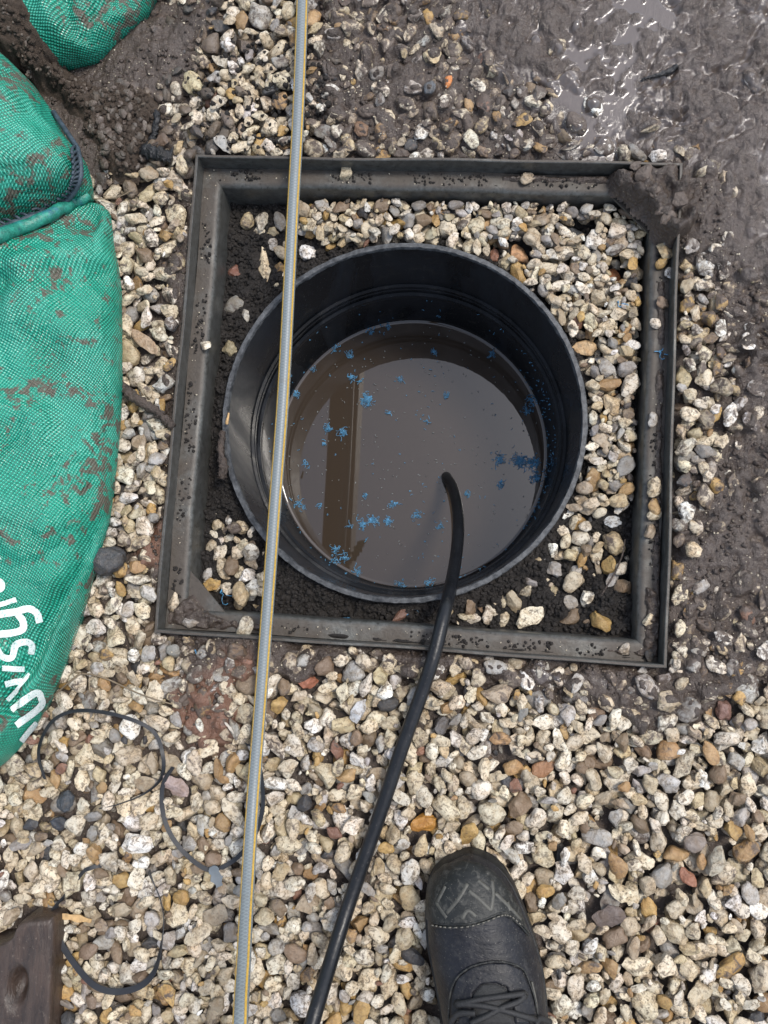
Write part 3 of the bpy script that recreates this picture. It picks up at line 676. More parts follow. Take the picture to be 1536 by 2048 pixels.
# far ground round the detailed patch
fv, ffc = [], []
def far_quad(x0, y0, x1, y1):
    n = len(fv); fv.extend([(x0, y0, -0.012), (x1, y0, -0.012), (x1, y1, -0.012), (x0, y1, -0.012)]); ffc.append((n, n + 1, n + 2, n + 3))
e = 0.004; far_quad(-200, -200, 200, GY0 + e); far_quad(-200, GY1 - 2 * e, 200, 200); far_quad(-200, GY0 + e, GX0 + e, GY1 - 2 * e); far_quad(GX1 - 2 * e, GY0 + e, 200, GY1 - 2 * e)
def far_mat():
    k = MT('gravel_yard'); vcol = k.n('ShaderNodeTexVoronoi'); vcol.inputs['Scale'].default_value = 65; k.l(k.co.outputs['Object'], vcol.inputs['Vector'])
    bw = k.n('ShaderNodeSeparateColor'); k.l(vcol.outputs['Color'], bw.inputs[0])
    c = k.ramp(bw.outputs[0], [(0.0, (0.10, 0.075, 0.055)), (0.35, (0.33, 0.22, 0.11)), (0.6, (0.55, 0.46, 0.32)), (1.0, (0.68, 0.62, 0.5))])
    c = k.mix(k.mapr(vcol.outputs['Distance'], 0.38, 0.62, 0, 0.85), c, (0.06, 0.045, 0.033))
    return k.done(c, 0.6, 0, k.bump(k.math('SUBTRACT', 0.0, vcol.outputs['Distance']), 0.9, 0.008), 0.4)
fg = link('yard_ground', mesh_any('yard_ground', fv, ffc, False), far_mat()); fg['kind'] = 'structure'

# ------------------------------------------------------------------ manhole frame
frame = thing('manhole_frame', 'square galvanised steel manhole frame with muddy ledge sunk in the gravel', 'manhole frame')
def side(profile, k, name, seg=30, wav=0.0006, seed=0):
    """profile of (inset, z) swept along side k with mitred ends"""
    pr = np.array(profile); n = len(pr); V = []; r = np.random.default_rng(seed + k)
    ph = r.uniform(0, 6, 3)
    for i in range(seg + 1):
        t = i / seg * 2 - 1
        for ins, z in pr:
            h = HS - ins; wv = wav * (math.sin(3 * t + ph[0]) + 0.6 * math.sin(9 * t + ph[1]))
            x, y = t * h, h + wv * (1 - t ** 8)
            c, s = [(1, 0), (0, -1), (-1, 0), (0, 1)][k]
            V.append((x * c - y * s, x * s + y * c, z + wv * 0.8))
    F = [(i * n + j, i * n + n + j, i * n + n + (j + 1) % n, i * n + (j + 1) % n) for i in range(seg) for j in range(n)]
    F += [tuple(range(n)), tuple(seg * n + j for j in reversed(range(n)))]
    me = bpy.data.meshes.new(name); me.from_pydata(V, [], F); bm = bmesh.new(); bm.from_mesh(me); bmesh.ops.recalc_face_normals(bm, faces=bm.faces); bm.to_mesh(me); bm.free()
    me.polygons.foreach_set('use_smooth', np.ones(len(me.polygons), bool)); me.set_sharp_from_angle(angle=R_(40)); return link(name, me, M_FRAME, frame)
up = [(0, 0.0035), (0.0006, 0.0042), (0.0024, 0.0042), (0.003, 0.0035), (0.003, -0.0215), (0, -0.0215)]
ch = [(0.0032, -0.0175), (0.0165, -0.0172)] + [(0.0165 + 0.0065 * math.sin(a), -0.0237 + 0.0065 * math.cos(a)) for a in np.linspace(0.25, 1.57, 7)] + [(0.0232, -0.068), (0.0205, -0.068), (0.0205, -0.0242)] + [(0.0165, -0.0205), (0.0032, -0.0208)]
for k in range(4): side(up, k, 'upstand', seed=3); side(ch, k, 'ledge_channel', seed=60)
def gusset(cx, cy):
    a, b = HS - 0.0225, HS - 0.062; z = -0.0225; t = 0.003
    P = [(cx * a, cy * a), (cx * a, cy * b), (cx * b, cy * a)]
    V = [(x, y, z) for x, y in P] + [(x, y, z - t) for x, y in P]
    me = mesh_any('gusset', V, [(0, 1, 2, 2), (5, 4, 3, 3), (0, 3, 4, 1), (1, 4, 5, 2), (2, 5, 3, 0)], False)
    bm = bmesh.new(); bm.from_mesh(me); bmesh.ops.recalc_face_normals(bm, faces=bm.faces); bm.to_mesh(me); bm.free(); link('gusset', me, M_FRAME, frame)
gusset(1, 1); gusset(-1, -1)

# ------------------------------------------------------------------ shaft and water
shaft = thing('inspection_shaft', 'round black plastic inspection chamber shaft with scuffed rim inside the frame', 'chamber shaft')
shaft.location = (SH[0], SH[1], RIM_Z)
def lathe(name, prof, mat, n=128, jit=0.0, parent=shaft, closed=False):
    V = []; m = len(prof); r = np.random.default_rng(4)
    for i in range(n):
        a = 2 * math.pi * i / n
        for rad, z in prof:
            rr = rad + jit * r.normal(); V.append((rr * math.cos(a), rr * math.sin(a), z + jit * r.normal()))
    mm = m if closed else m - 1
    F = [(i * m + j, ((i + 1) % n) * m + j, ((i + 1) % n) * m + (j + 1) % m, i * m + (j + 1) % m) for i in range(n) for j in range(mm)]
    return link(name, mesh_any(name, V, F, True, 40), mat, parent)
lathe('rim', [(RO, -0.06), (RO, -0.0012), (RO - 0.0008, 0.0), (RI + 0.0008, 0.0004), (RI, -0.0012), (RI - 0.0002, -0.004)], M_RIM, 260, 0.00022)
lathe('upper_wall', [(RI - 0.0002, -0.004), (RI - 0.001, -0.098)], M_PIPE)
for z0 in (-0.098, -0.107):
    lathe('seal_ridge', [(RI - 0.001, z0), (RI - 0.0040, z0 - 0.0010), (RI - 0.0046, z0 - 0.0030), (RI - 0.0034, z0 - 0.0055), (RI - 0.0030, z0 - 0.009)], M_PIPE)
lathe('socket_step', [(RI - 0.0030, -0.116), (RI - 0.0030, -0.1195), (RI - 0.0062, -0.1215), (RI - 0.0068, -0.128), (RI - 0.0052, -0.131)], M_PIPE)
lathe('lower_wall', [(RI - 0.0052, -0.131), (RI - 0.0072, -0.190), (RI - 0.0090, -0.1935), (RI - 0.0090, -0.199), (WR + 0.0005, -0.2015), (WR, -0.62)], M_PIPE)
lathe('outer_wall', [(RO, -0.06), (RO, -0.62), (0.0005, -0.62)], M_PIPE)
nw = 96; ring = [(SH[0] + (WR + 0.0004) * rr * math.cos(2 * math.pi * i / nw), SH[1] + (WR + 0.0004) * rr * math.sin(2 * math.pi * i / nw), WATER_Z + (0.0016 if rr == 1 else 0)) for rr in (1, 0.988, 0.976, 0.97) for i in range(nw)] + [(SH[0], SH[1], WATER_Z)]
wf = [(k * nw + i, k * nw + (i + 1) % nw, (k + 1) * nw + (i + 1) % nw, (k + 1) * nw + i) for k in range(3) for i in range(nw)] + [(3 * nw + i, 3 * nw + (i + 1) % nw, 4 * nw, 4 * nw) for i in range(nw)]
wo_ = link('water', mesh_any('water', ring, wf), M_WATER); wo_['kind'] = 'structure'

# blue plastic shavings
def curl_mesh(name, spots, mat, parent=None, wid=0.0009):
    VS, FS, off = [], [], 0; r = np.random.default_rng(8)
    for (P, n, spread, L) in spots:
        for _ in range(n):
            c = np.array(P) + np.array([*r.normal(0, spread, 2), abs(r.normal(0, 0.0008))]); a = r.uniform(0, 6.28); k = r.normal(0, 0.9); pts = [c.copy()]
            for q in range(5):
                a += k + r.normal(0, 0.25); c = c + np.array([math.cos(a), math.sin(a), r.normal(0, 0.12)]) * L / 5 * r.uniform(0.7, 1.3); pts.append(c.copy())
            V, F = tube(pts, wid * r.uniform(0.30, 0.55), 3, caps=False); VS.append(V); FS.append(F + off); off += len(V)
    return link(name, mesh_np(name, np.vstack(VS), np.vstack(FS)), mat, parent)
CL = [(735, 800, 46, 9), (700, 710, 14, 6), (703, 755, 14, 4), (655, 857, 16, 5), (685, 867, 18, 6), (648, 887, 8, 4), (722, 762, 5, 3), (800, 757, 7, 4), (868, 705, 8, 4), (893, 790, 9, 4), (982, 710, 7, 4), (1000, 920, 30, 9), (1040, 922, 60, 11),
      (1065, 925, 45, 9), (1072, 955, 35, 8), (1000, 968, 16, 6), (745, 1040, 26, 8), (725, 1048, 20, 6), (775, 1042, 20, 5), (672, 1098, 14, 5), (690, 1115, 14, 6), (833, 1030, 14, 5), (880, 1052, 10, 5), (935, 988, 9, 4), (730, 990, 6, 4), (790, 1008, 12, 6), (778, 825, 5, 3), (856, 841, 4, 3),
      (600, 1010, 16, 8), (585, 785, 12, 6), (662, 1130, 14, 8), (715, 1140, 12, 6), (800, 1170, 12, 8), (858, 1165, 12, 6), (1065, 800, 20, 8), (1055, 820, 12, 8), (985, 705, 5, 4), (770, 640, 10, 10), (735, 655, 10, 8), (668, 690, 10, 8), (625, 740, 6, 6), (612, 930, 6, 4), (640, 1010, 6, 5), (700, 1050, 5, 4)]
spots = []
for px, py, n, sp in CL:
    P = at(px, py, WATER_Z + 0.0008); d = np.array(P[:2]) - SH; m = np.linalg.norm(d)
    if m > WR - 0.004: P[:2] = SH + d / m * (WR - 0.004)
    spots.append((P, int(n * 1.7), sp * 0.00042, 0.0055))
for _ in range(90):
    a, q = rng.uniform(0, 6.28), WR * math.sqrt(rng.random()) * 0.97; spots.append(((SH[0] + q * math.cos(a), SH[1] + q * math.sin(a), WATER_Z + 0.0006), 1, 0.0004, rng.uniform(0.002, 0.0045)))
sb = curl_mesh('floating_shavings', spots, M_BLUE); tag(sb, 'blue plastic shavings floating in clumps on the murky water', 'plastic shavings', kind='stuff')
spots = [((SH[0] + q * math.cos(a), SH[1] + q * math.sin(a), WATER_Z + 0.0006), 1, 0.0004, rng.uniform(0.0012, 0.003)) for a, q in [(rng.uniform(0, 6.28), WR * math.sqrt(rng.random()) * 0.97) for _ in range(260)]]
tag(curl_mesh('floating_specks', spots, M_SPECK, wid=0.0011), 'tiny pale specks of debris scattered over the chamber water', 'debris', kind='stuff')
spots = []
for _ in range(170):                                                 # stuck to the shaft wall
    a = rng.uniform(0, 6.28); a = a if rng.random() < 0.4 else rng.normal(0.1, 0.5); z = rng.uniform(-0.232, -0.150); rr = (WR if z < -0.232 else RI - 0.0085) - 0.0012
    spots.append(((SH[0] + rr * math.cos(a), SH[1] + rr * math.sin(a), z), 1, 0.0002, rng.uniform(0.0015, 0.004)))
tag(curl_mesh('clinging_shavings', spots, M_BLUE), 'blue plastic shavings clinging to the wet black shaft wall', 'plastic shavings', kind='stuff')
for px, py, n, L, lab in [(450, 1185, 3, .018, 'long blue plastic curl on black soil in the lower left of the frame'), (612, 1170, 5, .010, 'blue plastic curl on soil below the shaft beside the hose'), (815, 1212, 4, .012, 'blue plastic curl at the shaft rim above the red brown stone'),
                          (702, 1237, 6, .010, 'blue plastic curls lying along the lower ledge of the frame'), (402, 1297, 3, .005, 'tiny blue plastic scrap outside the lower left of the frame'), (1237, 612, 3, .007, 'blue plastic scrap on the gravel right of the shaft'), (1330, 700, 4, .010, 'blue thread curl on the right ledge of the frame')]:
    p = at(px, py, -0.045 if px < 1300 and py < 1280 else -0.01); p[2] = float(hat(p[0], p[1])) + 0.001
    tag(curl_mesh('plastic_curl', [(p, n, 0.0016, L)], M_BLUE, wid=0.0012), lab, 'plastic scrap', 'blue plastic scraps round the chamber')

# ------------------------------------------------------------------ silt on the ledges and the mud pile over the top right corner
def mound(name, poly, base, hgt, mat, step=0.0022, edge=26, rough=0.5, seed=1, label=None, kind='structure', extra=True, zproj=None, dens=60):
    P = np.array(poly, float); W = np.array([at(a, b, base if zproj is None else zproj)[:2] for a, b in poly]); x0, y0 = W.min(0) - 0.004; x1, y1 = W.max(0) + 0.004
    xs = np.arange(x0, x1, step); ys = np.arange(y0, y1, step); X, Y = np.meshgrid(xs, ys); sc = 1000.0
    sd = sdf_poly(X * sc, Y * sc, W * sc) + (fbm(X * dens, Y * dens, seed, 3) - 0.5) * edge * 0.5 * 1.2
    h = sstep(-0.5, edge * 0.5, sd); Z = base - 0.004 + h * (hgt + 0.004) * (1 - rough + rough * 2 * fbm(X * dens * 1.3, Y * dens * 1.3, seed + 5, 4)) + (fbm(X * 170, Y * 170, seed + 9, 4, 0.7) - 0.5) * 0.0075 * h
    keep = sd > -2.0; ny, nx = X.shape; idx = np.arange(ny * nx).reshape(ny, nx); q = keep[:-1, :-1] & keep[1:, :-1] & keep[:-1, 1:] & keep[1:, 1:]
    F = np.stack([idx[:-1, :-1][q], idx[:-1, 1:][q], idx[1:, 1:][q], idx[1:, :-1][q]], -1); used = np.unique(F); rm = np.full(ny * nx, -1); rm[used] = np.arange(len(used))
    V = np.stack([X.ravel(), Y.ravel(), Z.ravel()], -1)[used]; me = mesh_np(name, V, rm[F])
    if extra: attr(me, 'wet', np.full(len(V), 0.35)); attr(me, 'red', np.zeros(len(V)))
    o = link(name, me, mat); o['kind'] = kind
    if label: o['label'] = label
    return o
mound('mud_pile', [(1215, 335), (1275, 325), (1345, 325), (1420, 350), (1400, 450), (1352, 500), (1315, 470), (1290, 430), (1255, 390), (1225, 375)], -0.014, 0.022, M_MUD, edge=22, seed=4, rough=0.65, zproj=-0.002)
mound('ledge_silt', [(1000, 350), (1250, 352), (1262, 372), (1000, 366)], -0.018, 0.004, M_MUD, 0.002, 8, seed=14)
mound('ledge_silt', [(328, 1195), (352, 1200), (385, 1190), (410, 1222), (480, 1238), (560, 1250), (540, 1266), (335, 1256)], -0.0190, 0.0045, M_MUD, 0.0015, 9, seed=15, dens=120)
mound('ledge_silt', [(640, 1262), (900, 1285), (1280, 1312), (1300, 1310), (1300, 1322), (640, 1276)], -0.0185, 0.0045, M_BLACKSOIL, 0.002, 8, seed=16)
mound('ledge_silt', [(1290, 1170), (1318, 1180), (1322, 1240), (1318, 1318), (1190, 1306), (1200, 1294), (1282, 1296)], -0.0185, 0.0050, M_MUD, 0.0015, 8, seed=17, dens=110)
mound('ledge_silt', [(1312, 560), (1334, 560), (1320, 1240), (1300, 1240)], -0.0182, 0.0032, M_MUD, 0.002, 6, seed=18)
# stones lying on the ledges and the pile
LED = [(1330, 500), (1325, 525), (1340, 545), (1325, 605), (1312, 645), (1306, 838), (1308, 975), (1310, 1028), (1302, 1062), (1308, 1015), (1300, 1240), (1300, 1312), (1250, 1300), (345, 1205), (380, 1245), (490, 1252), (690, 345), (1055, 355), (410, 690), (1335, 480), (1322, 455), (1312, 440), (1300, 400), (1262, 352), (1345, 420), (1280, 370)]
lr = np.random.default_rng(41)
for px, py in LED:
    pile = 1250 < px < 1360 and py < 470
    L = lr.uniform(0.011, 0.021); a = L / 2; abc = (a, a * lr.uniform(.6, .85), a * .5); p = at(px, py, -0.012)
    z = (0.0045 if pile else -0.0165) + abc[2] * 0.8; var = int(lr.integers(0, NV)); V, F = VAR[3][var]
    me = mesh_np('stone', V, F, True, 38); me.materials.append(M_STONE_O); o = bpy.data.objects.new('stone', me); C.objects.link(o); o.parent = frame
    o.matrix_world = Matrix.Translation((p[0], p[1], z)) @ Matrix(rand_rot(lr, 0.15).tolist()).to_4x4() @ Matrix.Diagonal((*abc, 1))
    o.color = (*[float(x) for x in pick_color(lr)], 0.62 if pile else 0.30)

# ------------------------------------------------------------------ hose, cable
def lay(pts, r, lift=0.0, n=12, keepz=False):
    """pixel path (px, py, z guess or None) laid on the ground"""
    W = smooth_path([at(a, b, z) for a, b, z in pts], n)
    return W
hp = [(607, -260, 0.020), (606, -60, 0.018), (603, 60, 0.017), (596, 240, 0.016), (586, 420, 0.015), (577, 600, 0.0145), (566, 800, 0.0145), (551, 1000, 0.0150), (538, 1180, 0.016), (523, 1380, 0.020), (506, 1600, 0.030), (496, 1760, 0.055), (487, 1930, 0.100), (480, 2060, 0.135), (474, 2180, 0.140)]
HP = smooth_path([at(*p) for p in hp], 12)
tail = smooth_path([HP[-1], HP[-1] + [-0.01, -0.08, -0.02], HP[-1] + [-0.02, -0.20, -0.09], HP[-1] + [-0.02, -0.34, -0.135], HP[-1] + [0.02, -0.6, -0.139]], 8)
HP = np.vstack([HP, tail[1:]])
hose = thing('garden_hose', 'grey braided hose with two yellow stripes stretched across frame and chamber', 'hose')
HR = 0.0060
def hose_tube():
    V, F = tube(HP, HR, 20); me = mesh_any('tube', V, F)
    uvl = me.uv_layers.new(name='UVMap'); cl = np.concatenate([[0], np.cumsum(np.linalg.norm(np.diff(HP, axis=0), axis=1))]); nn = len(HP)
    for lp in me.loops:
        vi = lp.vertex_index
        uvl.data[lp.index].uv = ((vi % 20) / 20.0 * 0.9, cl[vi // 20] if vi < nn * 20 else 0.0)
    return link('tube', me, M_HOSE, hose)
hose_tube()
T_, S_, N_ = frames(HP)
for ang in (0.62, math.pi - 0.62):
    off = HP + (HR - 0.0002) * (math.cos(ang) * S_ + math.sin(ang) * N_)
    V, F = ribbon(off, 0.0020, 0.0008, ang - math.pi / 2); link('stripe', mesh_any('stripe', V, F, True, 40), M_YELLOW, hose)
cp = [(893, 950, -0.30), (893, 953, WATER_Z - 0.02), (894, 956, -0.225), (905, 975, -0.200), (914, 1010, -0.165), (917, 1060, -0.125), (911, 1120, -0.080), (899, 1185, -0.020), (888, 1230, 0.004), (868, 1310, 0.0135), (842, 1390, 0.0115), (806, 1490, 0.010), (766, 1610, 0.010), (735, 1700, 0.011), (697, 1810, 0.016), (664, 1915, 0.034), (632, 2020, 0.060), (600, 2130, 0.075)]
CP = smooth_path([at(*p) for p in cp], 10)
ct = smooth_path([CP[-1], CP[-1] + [-0.04, -0.10, -0.03], CP[-1] + [-0.07, -0.22, -0.066], CP[-1] + [-0.02, -0.5, -0.070]], 8)
cable = link('cable', mesh_any('cable', *tube(np.vstack([CP, ct[1:]]), 0.0066, 18)), M_CABLE)
tag(cable, 'glossy black rubber cable rising from the water and running down over the gravel', 'cable')

# ------------------------------------------------------------------ straps and other litter
def drape(pts, n=10, lift=0.002, win=5):
    W = smooth_path([(*at(a, b, 0.004)[:2], ex) for a, b, ex in pts], n); h = hat(W[:, 0], W[:, 1]); hm = np.array([h[max(0, i - win):i + win + 1].mean() * 0.35 + h[max(0, i - win):i + win + 1].max() * 0.65 for i in range(len(h))])
    k = np.ones(9) / 9; hm = np.convolve(np.pad(hm, 4, mode='edge'), k, 'valid'); W[:, 2] = np.maximum(hm, -0.03) + lift + W[:, 2]; return W
def strap(pts, label, w0=0.0048, tilt=(0.3, 0.3)):
    W = drape(pts); t = np.interp(np.linspace(0, 1, len(W)), np.linspace(0, 1, len(tilt)), tilt)
    o = link('packing_strap', mesh_any('packing_strap', *ribbon(W, w0, 0.0008, t), True, 40), M_STRAP); return tag(o, label, 'strap', 'cut packing straps on the gravel')
strap([(86, 1560, 0), (78, 1510, .002), (90, 1465, .003), (120, 1432, .003), (165, 1420, .003), (225, 1426, .002), (280, 1445, .002), (312, 1475, .002), (327, 1520, .001), (318, 1560, 0), (285, 1590, -.001), (235, 1610, -.002), (195, 1620, -.004)], 'dark strap arching round near the lower end of the green sack', 0.0036, (0.5, 0.4, 0.8, 0.3, 1.2, 1.45))
strap([(345, 1535, .001), (326, 1565, .002), (322, 1600, .002), (335, 1650, .002), (360, 1695, .001), (395, 1728, 0), (425, 1742, 0), (455, 1730, 0), (482, 1708, 0), (510, 1670, .001), (526, 1615, .001), (524, 1550, .001), (512, 1500, 0), (490, 1490, -.003)], 'dark strap passing under the hose with a frayed grey clip', 0.0042, (0.9, 0.7, 0.3, 0.1, 0.2, 0.5, 0.9))
strap([(128, 1792, -.004), (107, 1822, .004), (108, 1850, .006), (128, 1890, .004), (160, 1935, .003), (195, 1968, .003), (235, 1980, .003), (280, 1970, .003), (308, 1945, .002), (321, 1900, .002), (326, 1850, .003), (322, 1800, .003), (305, 1758, .001), (296, 1745, -.003)], 'dark strap curving from the timber block below the other straps', 0.0056, (1.2, 0.8, 0.1, 0.1, 0.15, 0.7, 1.2, 1.2, 0.5))
strap([(150, 1762, -.002), (168, 1742, 0), (185, 1735, .001), (200, 1733, 0)], 'short dark strap end poking out of the gravel above the timber block', 0.0038, (0.6, 0.2))
def flake(name, px, py, L, Wd, yaw, mat, label, cat, z=0.004, th=0.0016):
    p = at(px, py, z); z0 = float(hat(p[0], p[1])); t = np.linspace(-1, 1, 9); P = np.stack([p[0] + t * L / 2 * math.cos(yaw), p[1] + t * L / 2 * math.sin(yaw), z0 + 0.002 + 0.0015 * t ** 2], -1)
    o = link(name, mesh_any(name, *ribbon(P, Wd * (1 - 0.5 * np.abs(t) ** 1.5) * (1 + 0.25 * np.sin(t * 7)), th, 0.2), True, 40), mat); return tag(o, label, cat)
flake('plastic_clip', 432, 1752, 0.020, 0.011, -1.1, plain('grey_clip', (0.11, 0.13, 0.145), 0.35), 'torn grey plastic clip at the bend of the strap beside the hose', 'plastic clip')
flake('wood_splinter', 150, 1835, 0.034, 0.006, -0.05, M_CHIP, 'pale wooden splinter lying beside the corner of the timber block', 'wood splinter')
flake('wood_splinter', 460, 1455, 0.014, 0.0025, -0.8, plain('white_stem', (0.42, 0.38, 0.32), 0.5), 'short white stem on red clay left of the hose', 'stem')
def stick(name, pts, r0, r1, mat, label, cat, lift=0.004, jit=0.25, seed=0, k=10, zs=None):
    W = drape([(a, b, c) for a, b, c in pts], 8, lift) if zs is None else smooth_path([at(a, b, zs) for a, b, c in pts], 8)
    r = np.random.default_rng(seed); rad = np.interp(np.linspace(0, 1, len(W)), [0, 1], [r0, r1]); V, F = tube(W, rad, k)
    n = len(W) * k; V[:n] += (V[:n] - np.repeat(W, k, 0)) * (r.normal(0, jit, (n, 1)).clip(-0.5, 0.5)); return tag(link(name, mesh_any(name, V, F), mat), label, cat)
stick('bark_stick', [(235, 768, .001), (265, 792, .002), (300, 815, .002), (330, 838, .002), (348, 855, .001)], 0.0058, 0.0038, M_BARK, 'dark bark stick poking from under the sack towards the frame', 'stick', 0.003)
stick('charred_wood', [(258, 293, .001), (285, 302, .002), (320, 312, .002), (345, 316, .001)], 0.0042, 0.0075, M_CHAR, 'black charred piece of wood beside the top left frame corner', 'wood', 0.002, 0.35, 1)
stick('charred_wood', [(285, 285, 0), (305, 265, .001), (315, 235, .001), (308, 222, 0)], 0.0035, 0.003, M_CHAR, 'thin black twisted scrap above the charred piece of wood', 'wood', 0.001, 0.35, 2)
stick('mud_twig', [(1285, 152, 0), (1315, 145, .001), (1340, 135, .001), (1357, 123, 0)], 0.0012, 0.0030, M_CHAR, 'black twig stuck in the wet mud at the top right', 'twig', 0.001, 0.2, 3)
stick('grass_stem', [(150, 1345, .001), (195, 1352, .002), (240, 1370, .001), (290, 1390, .002), (345, 1408, .001)], 0.0010, 0.0006, M_STRAW, 'thin dry stem crossing the gravel below the green sack', 'stem', 0.002, 0.1, 4, 6)
stick('grass_stem', [(100, 1395, .001), (135, 1368, .002), (165, 1345, .002)], 0.0008, 0.0012, M_STRAW, 'short dry stem touching the edge of the green sack', 'stem', 0.002, 0.1, 5, 6)
stick('grass_stem', [(185, 402, 0.001), (230, 398, .001), (265, 380, 0.001)], 0.0006, 0.0006, M_STRAW, 'thin straw beside the seam corner of the sack', 'stem', 0.003, 0.1, 6, 6)
stick('fine_twig', [(1265, 1075, 0), (1258, 1110, .001), (1240, 1150, .001), (1215, 1192, 0)], 0.0006, 0.0011, M_BARK, 'thin dark twig on the soil in the lower right of the frame', 'twig', 0.003, 0.1, 7, 6)
stick('dead_root', [(428, 850, .002), (424, 890, .002), (430, 930, .002), (425, 950, .001)], 0.0030, 0.0050, M_BARK, 'dark root on the soil between frame and shaft', 'root', 0.002, 0.3, 8)
stick('wood_splinter', [(438, 838, .004), (444, 815, .006)], 0.0018, 0.0010, M_CHIP, 'orange brown splinter at the left of the shaft rim', 'wood splinter', 0.003, 0.2, 9, 6)

# ------------------------------------------------------------------ timber block
def timber():
    Wp = [at(a, b, 0.022)[:2] for a, b in [(106, 1834), (108, 1880), (99, 2080), (86, 2330), (-240, 2330), (-240, 1960), (0, 1888), (45, 1842)]]
    Wp = np.array(Wp); P = smooth_path([(*p, 0) for p in np.vstack([Wp, Wp[:1]])], 12)[:-1, :2]; c = P.mean(0); n = len(P); V = []; F = []
    prof = [(1.0, -0.03), (1.005, 0.010), (0.997, 0.018), (0.985, 0.0225), (0.955, 0.0245)] + [(f, 0.0250) for f in np.linspace(0.92, 0.04, 26)]
    hole = at(32, 1975, 0.025)[:2]
    for f, z in prof:
        for p in P:
            q = c + (p - c) * f; dz = 0
            if z > 0.02:
                dz = 0.0016 * (fbm(np.array(q[0] * 110), np.array(q[1] * 25), 5, 3) - 0.5) * 2
                hx, hy = (q - hole) / (0.0085, 0.0150); dz -= 0.016 * math.exp(-(hx * hx + hy * hy) ** 1.5)
                e_ = at(0, 1900, 0.025)[:2]
            V.append((q[0], q[1], z + dz))
    for k in range(len(prof) - 1):
        for i in range(n): F.append((k * n + i, k * n + (i + 1) % n, (k + 1) * n + (i + 1) % n, (k + 1) * n + i))
    V.append((c[0], c[1], 0.025)); m = len(V) - 1; k = len(prof) - 1
    for i in range(n): F.append((k * n + i, k * n + (i + 1) % n, m, m))
    return tag(link('timber_block', mesh_any('timber_block', V, F, True, 60), M_TIMBER), 'wet brown timber block with a knot hole in the bottom left corner', 'timber block')
timber()

# ------------------------------------------------------------------ green sacks
def cast(bvh, px, py):
    d = Vector(ray(px, py)).normalized(); h = bvh.ray_cast(Vector(CAM), d)
    if h[0] is None: return None, None
    return np.array(h[0]), np.array(h[1] if h[1].dot(d) < 0 else -h[1])
def bvh_of(*objs):
    V, F = [], []
    for o in objs:
        n = len(V); V += [v.co.copy() for v in o.data.vertices]; F += [[n + i for i in p.vertices] for p in o.data.polygons]
    return BVHTree.FromPolygons(V, F)
def sack_lobe(name, outline, spine, H, zb, seed, creases, parent, pw=2.4, zp=0.02, uvrot=0.3):
    W = np.array([at(a, b, zp)[:2] for a, b in outline]); W = smooth_path([(*p, 0) for p in np.vstack([W, W[:1]])], 16)[:-1, :2]
    S0, S1 = at(*spine[0], zp)[:2], at(*spine[1], zp)[:2]; n = len(W); m = 44; V = []; UV = []
    cu = np.concatenate([[0], np.cumsum(np.linalg.norm(np.diff(W, axis=0), axis=1))])
    ts = np.concatenate([np.linspace(-0.12, 0, 5)[:-1], np.linspace(0, 1, m) ** 1.7])
    t_ = np.clip(((W - S0) @ (S1 - S0)) / ((S1 - S0) @ (S1 - S0)), 0, 1); SP = S0 + t_[:, None] * (S1 - S0)
    rows = []
    for t in ts:
        if t < 0: q = W + (SP - W) * (-t * 0.55); z = np.full(n, zb + t / 0.12 * 0.03)
        else:
            q = W + (SP - W) * t; z = np.full(n, zb + H * (1 - (1 - t) ** pw) ** (1 / pw))
        rows.append(np.c_[q, z])
    G = np.array(rows)                                               # rows x n x 3
    X, Y = G[..., 0], G[..., 1]; amp = np.clip((ts[:, None] + 0.02) * 14, 0, 1)
    dz = ((fbm(X * 14, Y * 14, seed, 3) - 0.5) * 0.040 + (fbm(X * 40, Y * 40, seed + 3, 3) - 0.5) * 0.0075) * amp
    qx, qy = to_px(X, Y, G[..., 2])
    for (line, dep, wd) in creases:
        d = np.full(qx.shape, 1e9)
        for (x0, y0), (x1, y1) in zip(line[:-1], line[1:]):
            ex, ey = x1 - x0, y1 - y0; tt = np.clip(((qx - x0) * ex + (qy - y0) * ey) / (ex * ex + ey * ey), 0, 1); d = np.minimum(d, np.hypot(qx - x0 - tt * ex, qy - y0 - tt * ey))
        dz += dep * np.exp(-(d / wd) ** 2) * amp
    G[..., 2] += dz
    out = (W - SP) / np.linalg.norm(W - SP, axis=1)[:, None]
    G[..., :2] += (0.004 * (fbm(X * 30, Y * 30 + 5, seed + 8, 3) - 0.5) * (1 - amp))[..., None] * out[None]
    V = G.reshape(-1, 3); F = [(k * n + i, k * n + (i + 1) % n, (k + 1) * n + (i + 1) % n, (k + 1) * n + i) for k in range(len(ts) - 1) for i in range(n)]
    me = mesh_np(name, V, np.array(F)[:, ::-1]); uvl = me.uv_layers.new(name='UVMap')
    # cloth coordinates: plan position unrolled over the bulge
    arc = np.concatenate([[0], np.cumsum(np.linalg.norm(np.diff(G, axis=0), axis=2).mean(1))]); c, s_ = math.cos(uvrot), math.sin(uvrot)
    stretch = (arc[:, None] - arc[4]) - np.linalg.norm(G[..., :2] - W[None], axis=2) * np.sign(ts[:, None] + 1e-9)
    ux = X - out[None, :, 0] * stretch; uy = Y - out[None, :, 1] * stretch
    uv = np.stack([ux * c + uy * s_, -ux * s_ + uy * c], -1).reshape(-1, 2)
    li = np.empty(len(me.loops), np.int32); me.loops.foreach_get('vertex_index', li); uvl.data.foreach_set('uv', uv[li].astype(np.float32).ravel())
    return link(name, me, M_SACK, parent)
sack = thing('woven_sack', 'bulging green woven sack with white lettering and a stitched seam', 'sack')
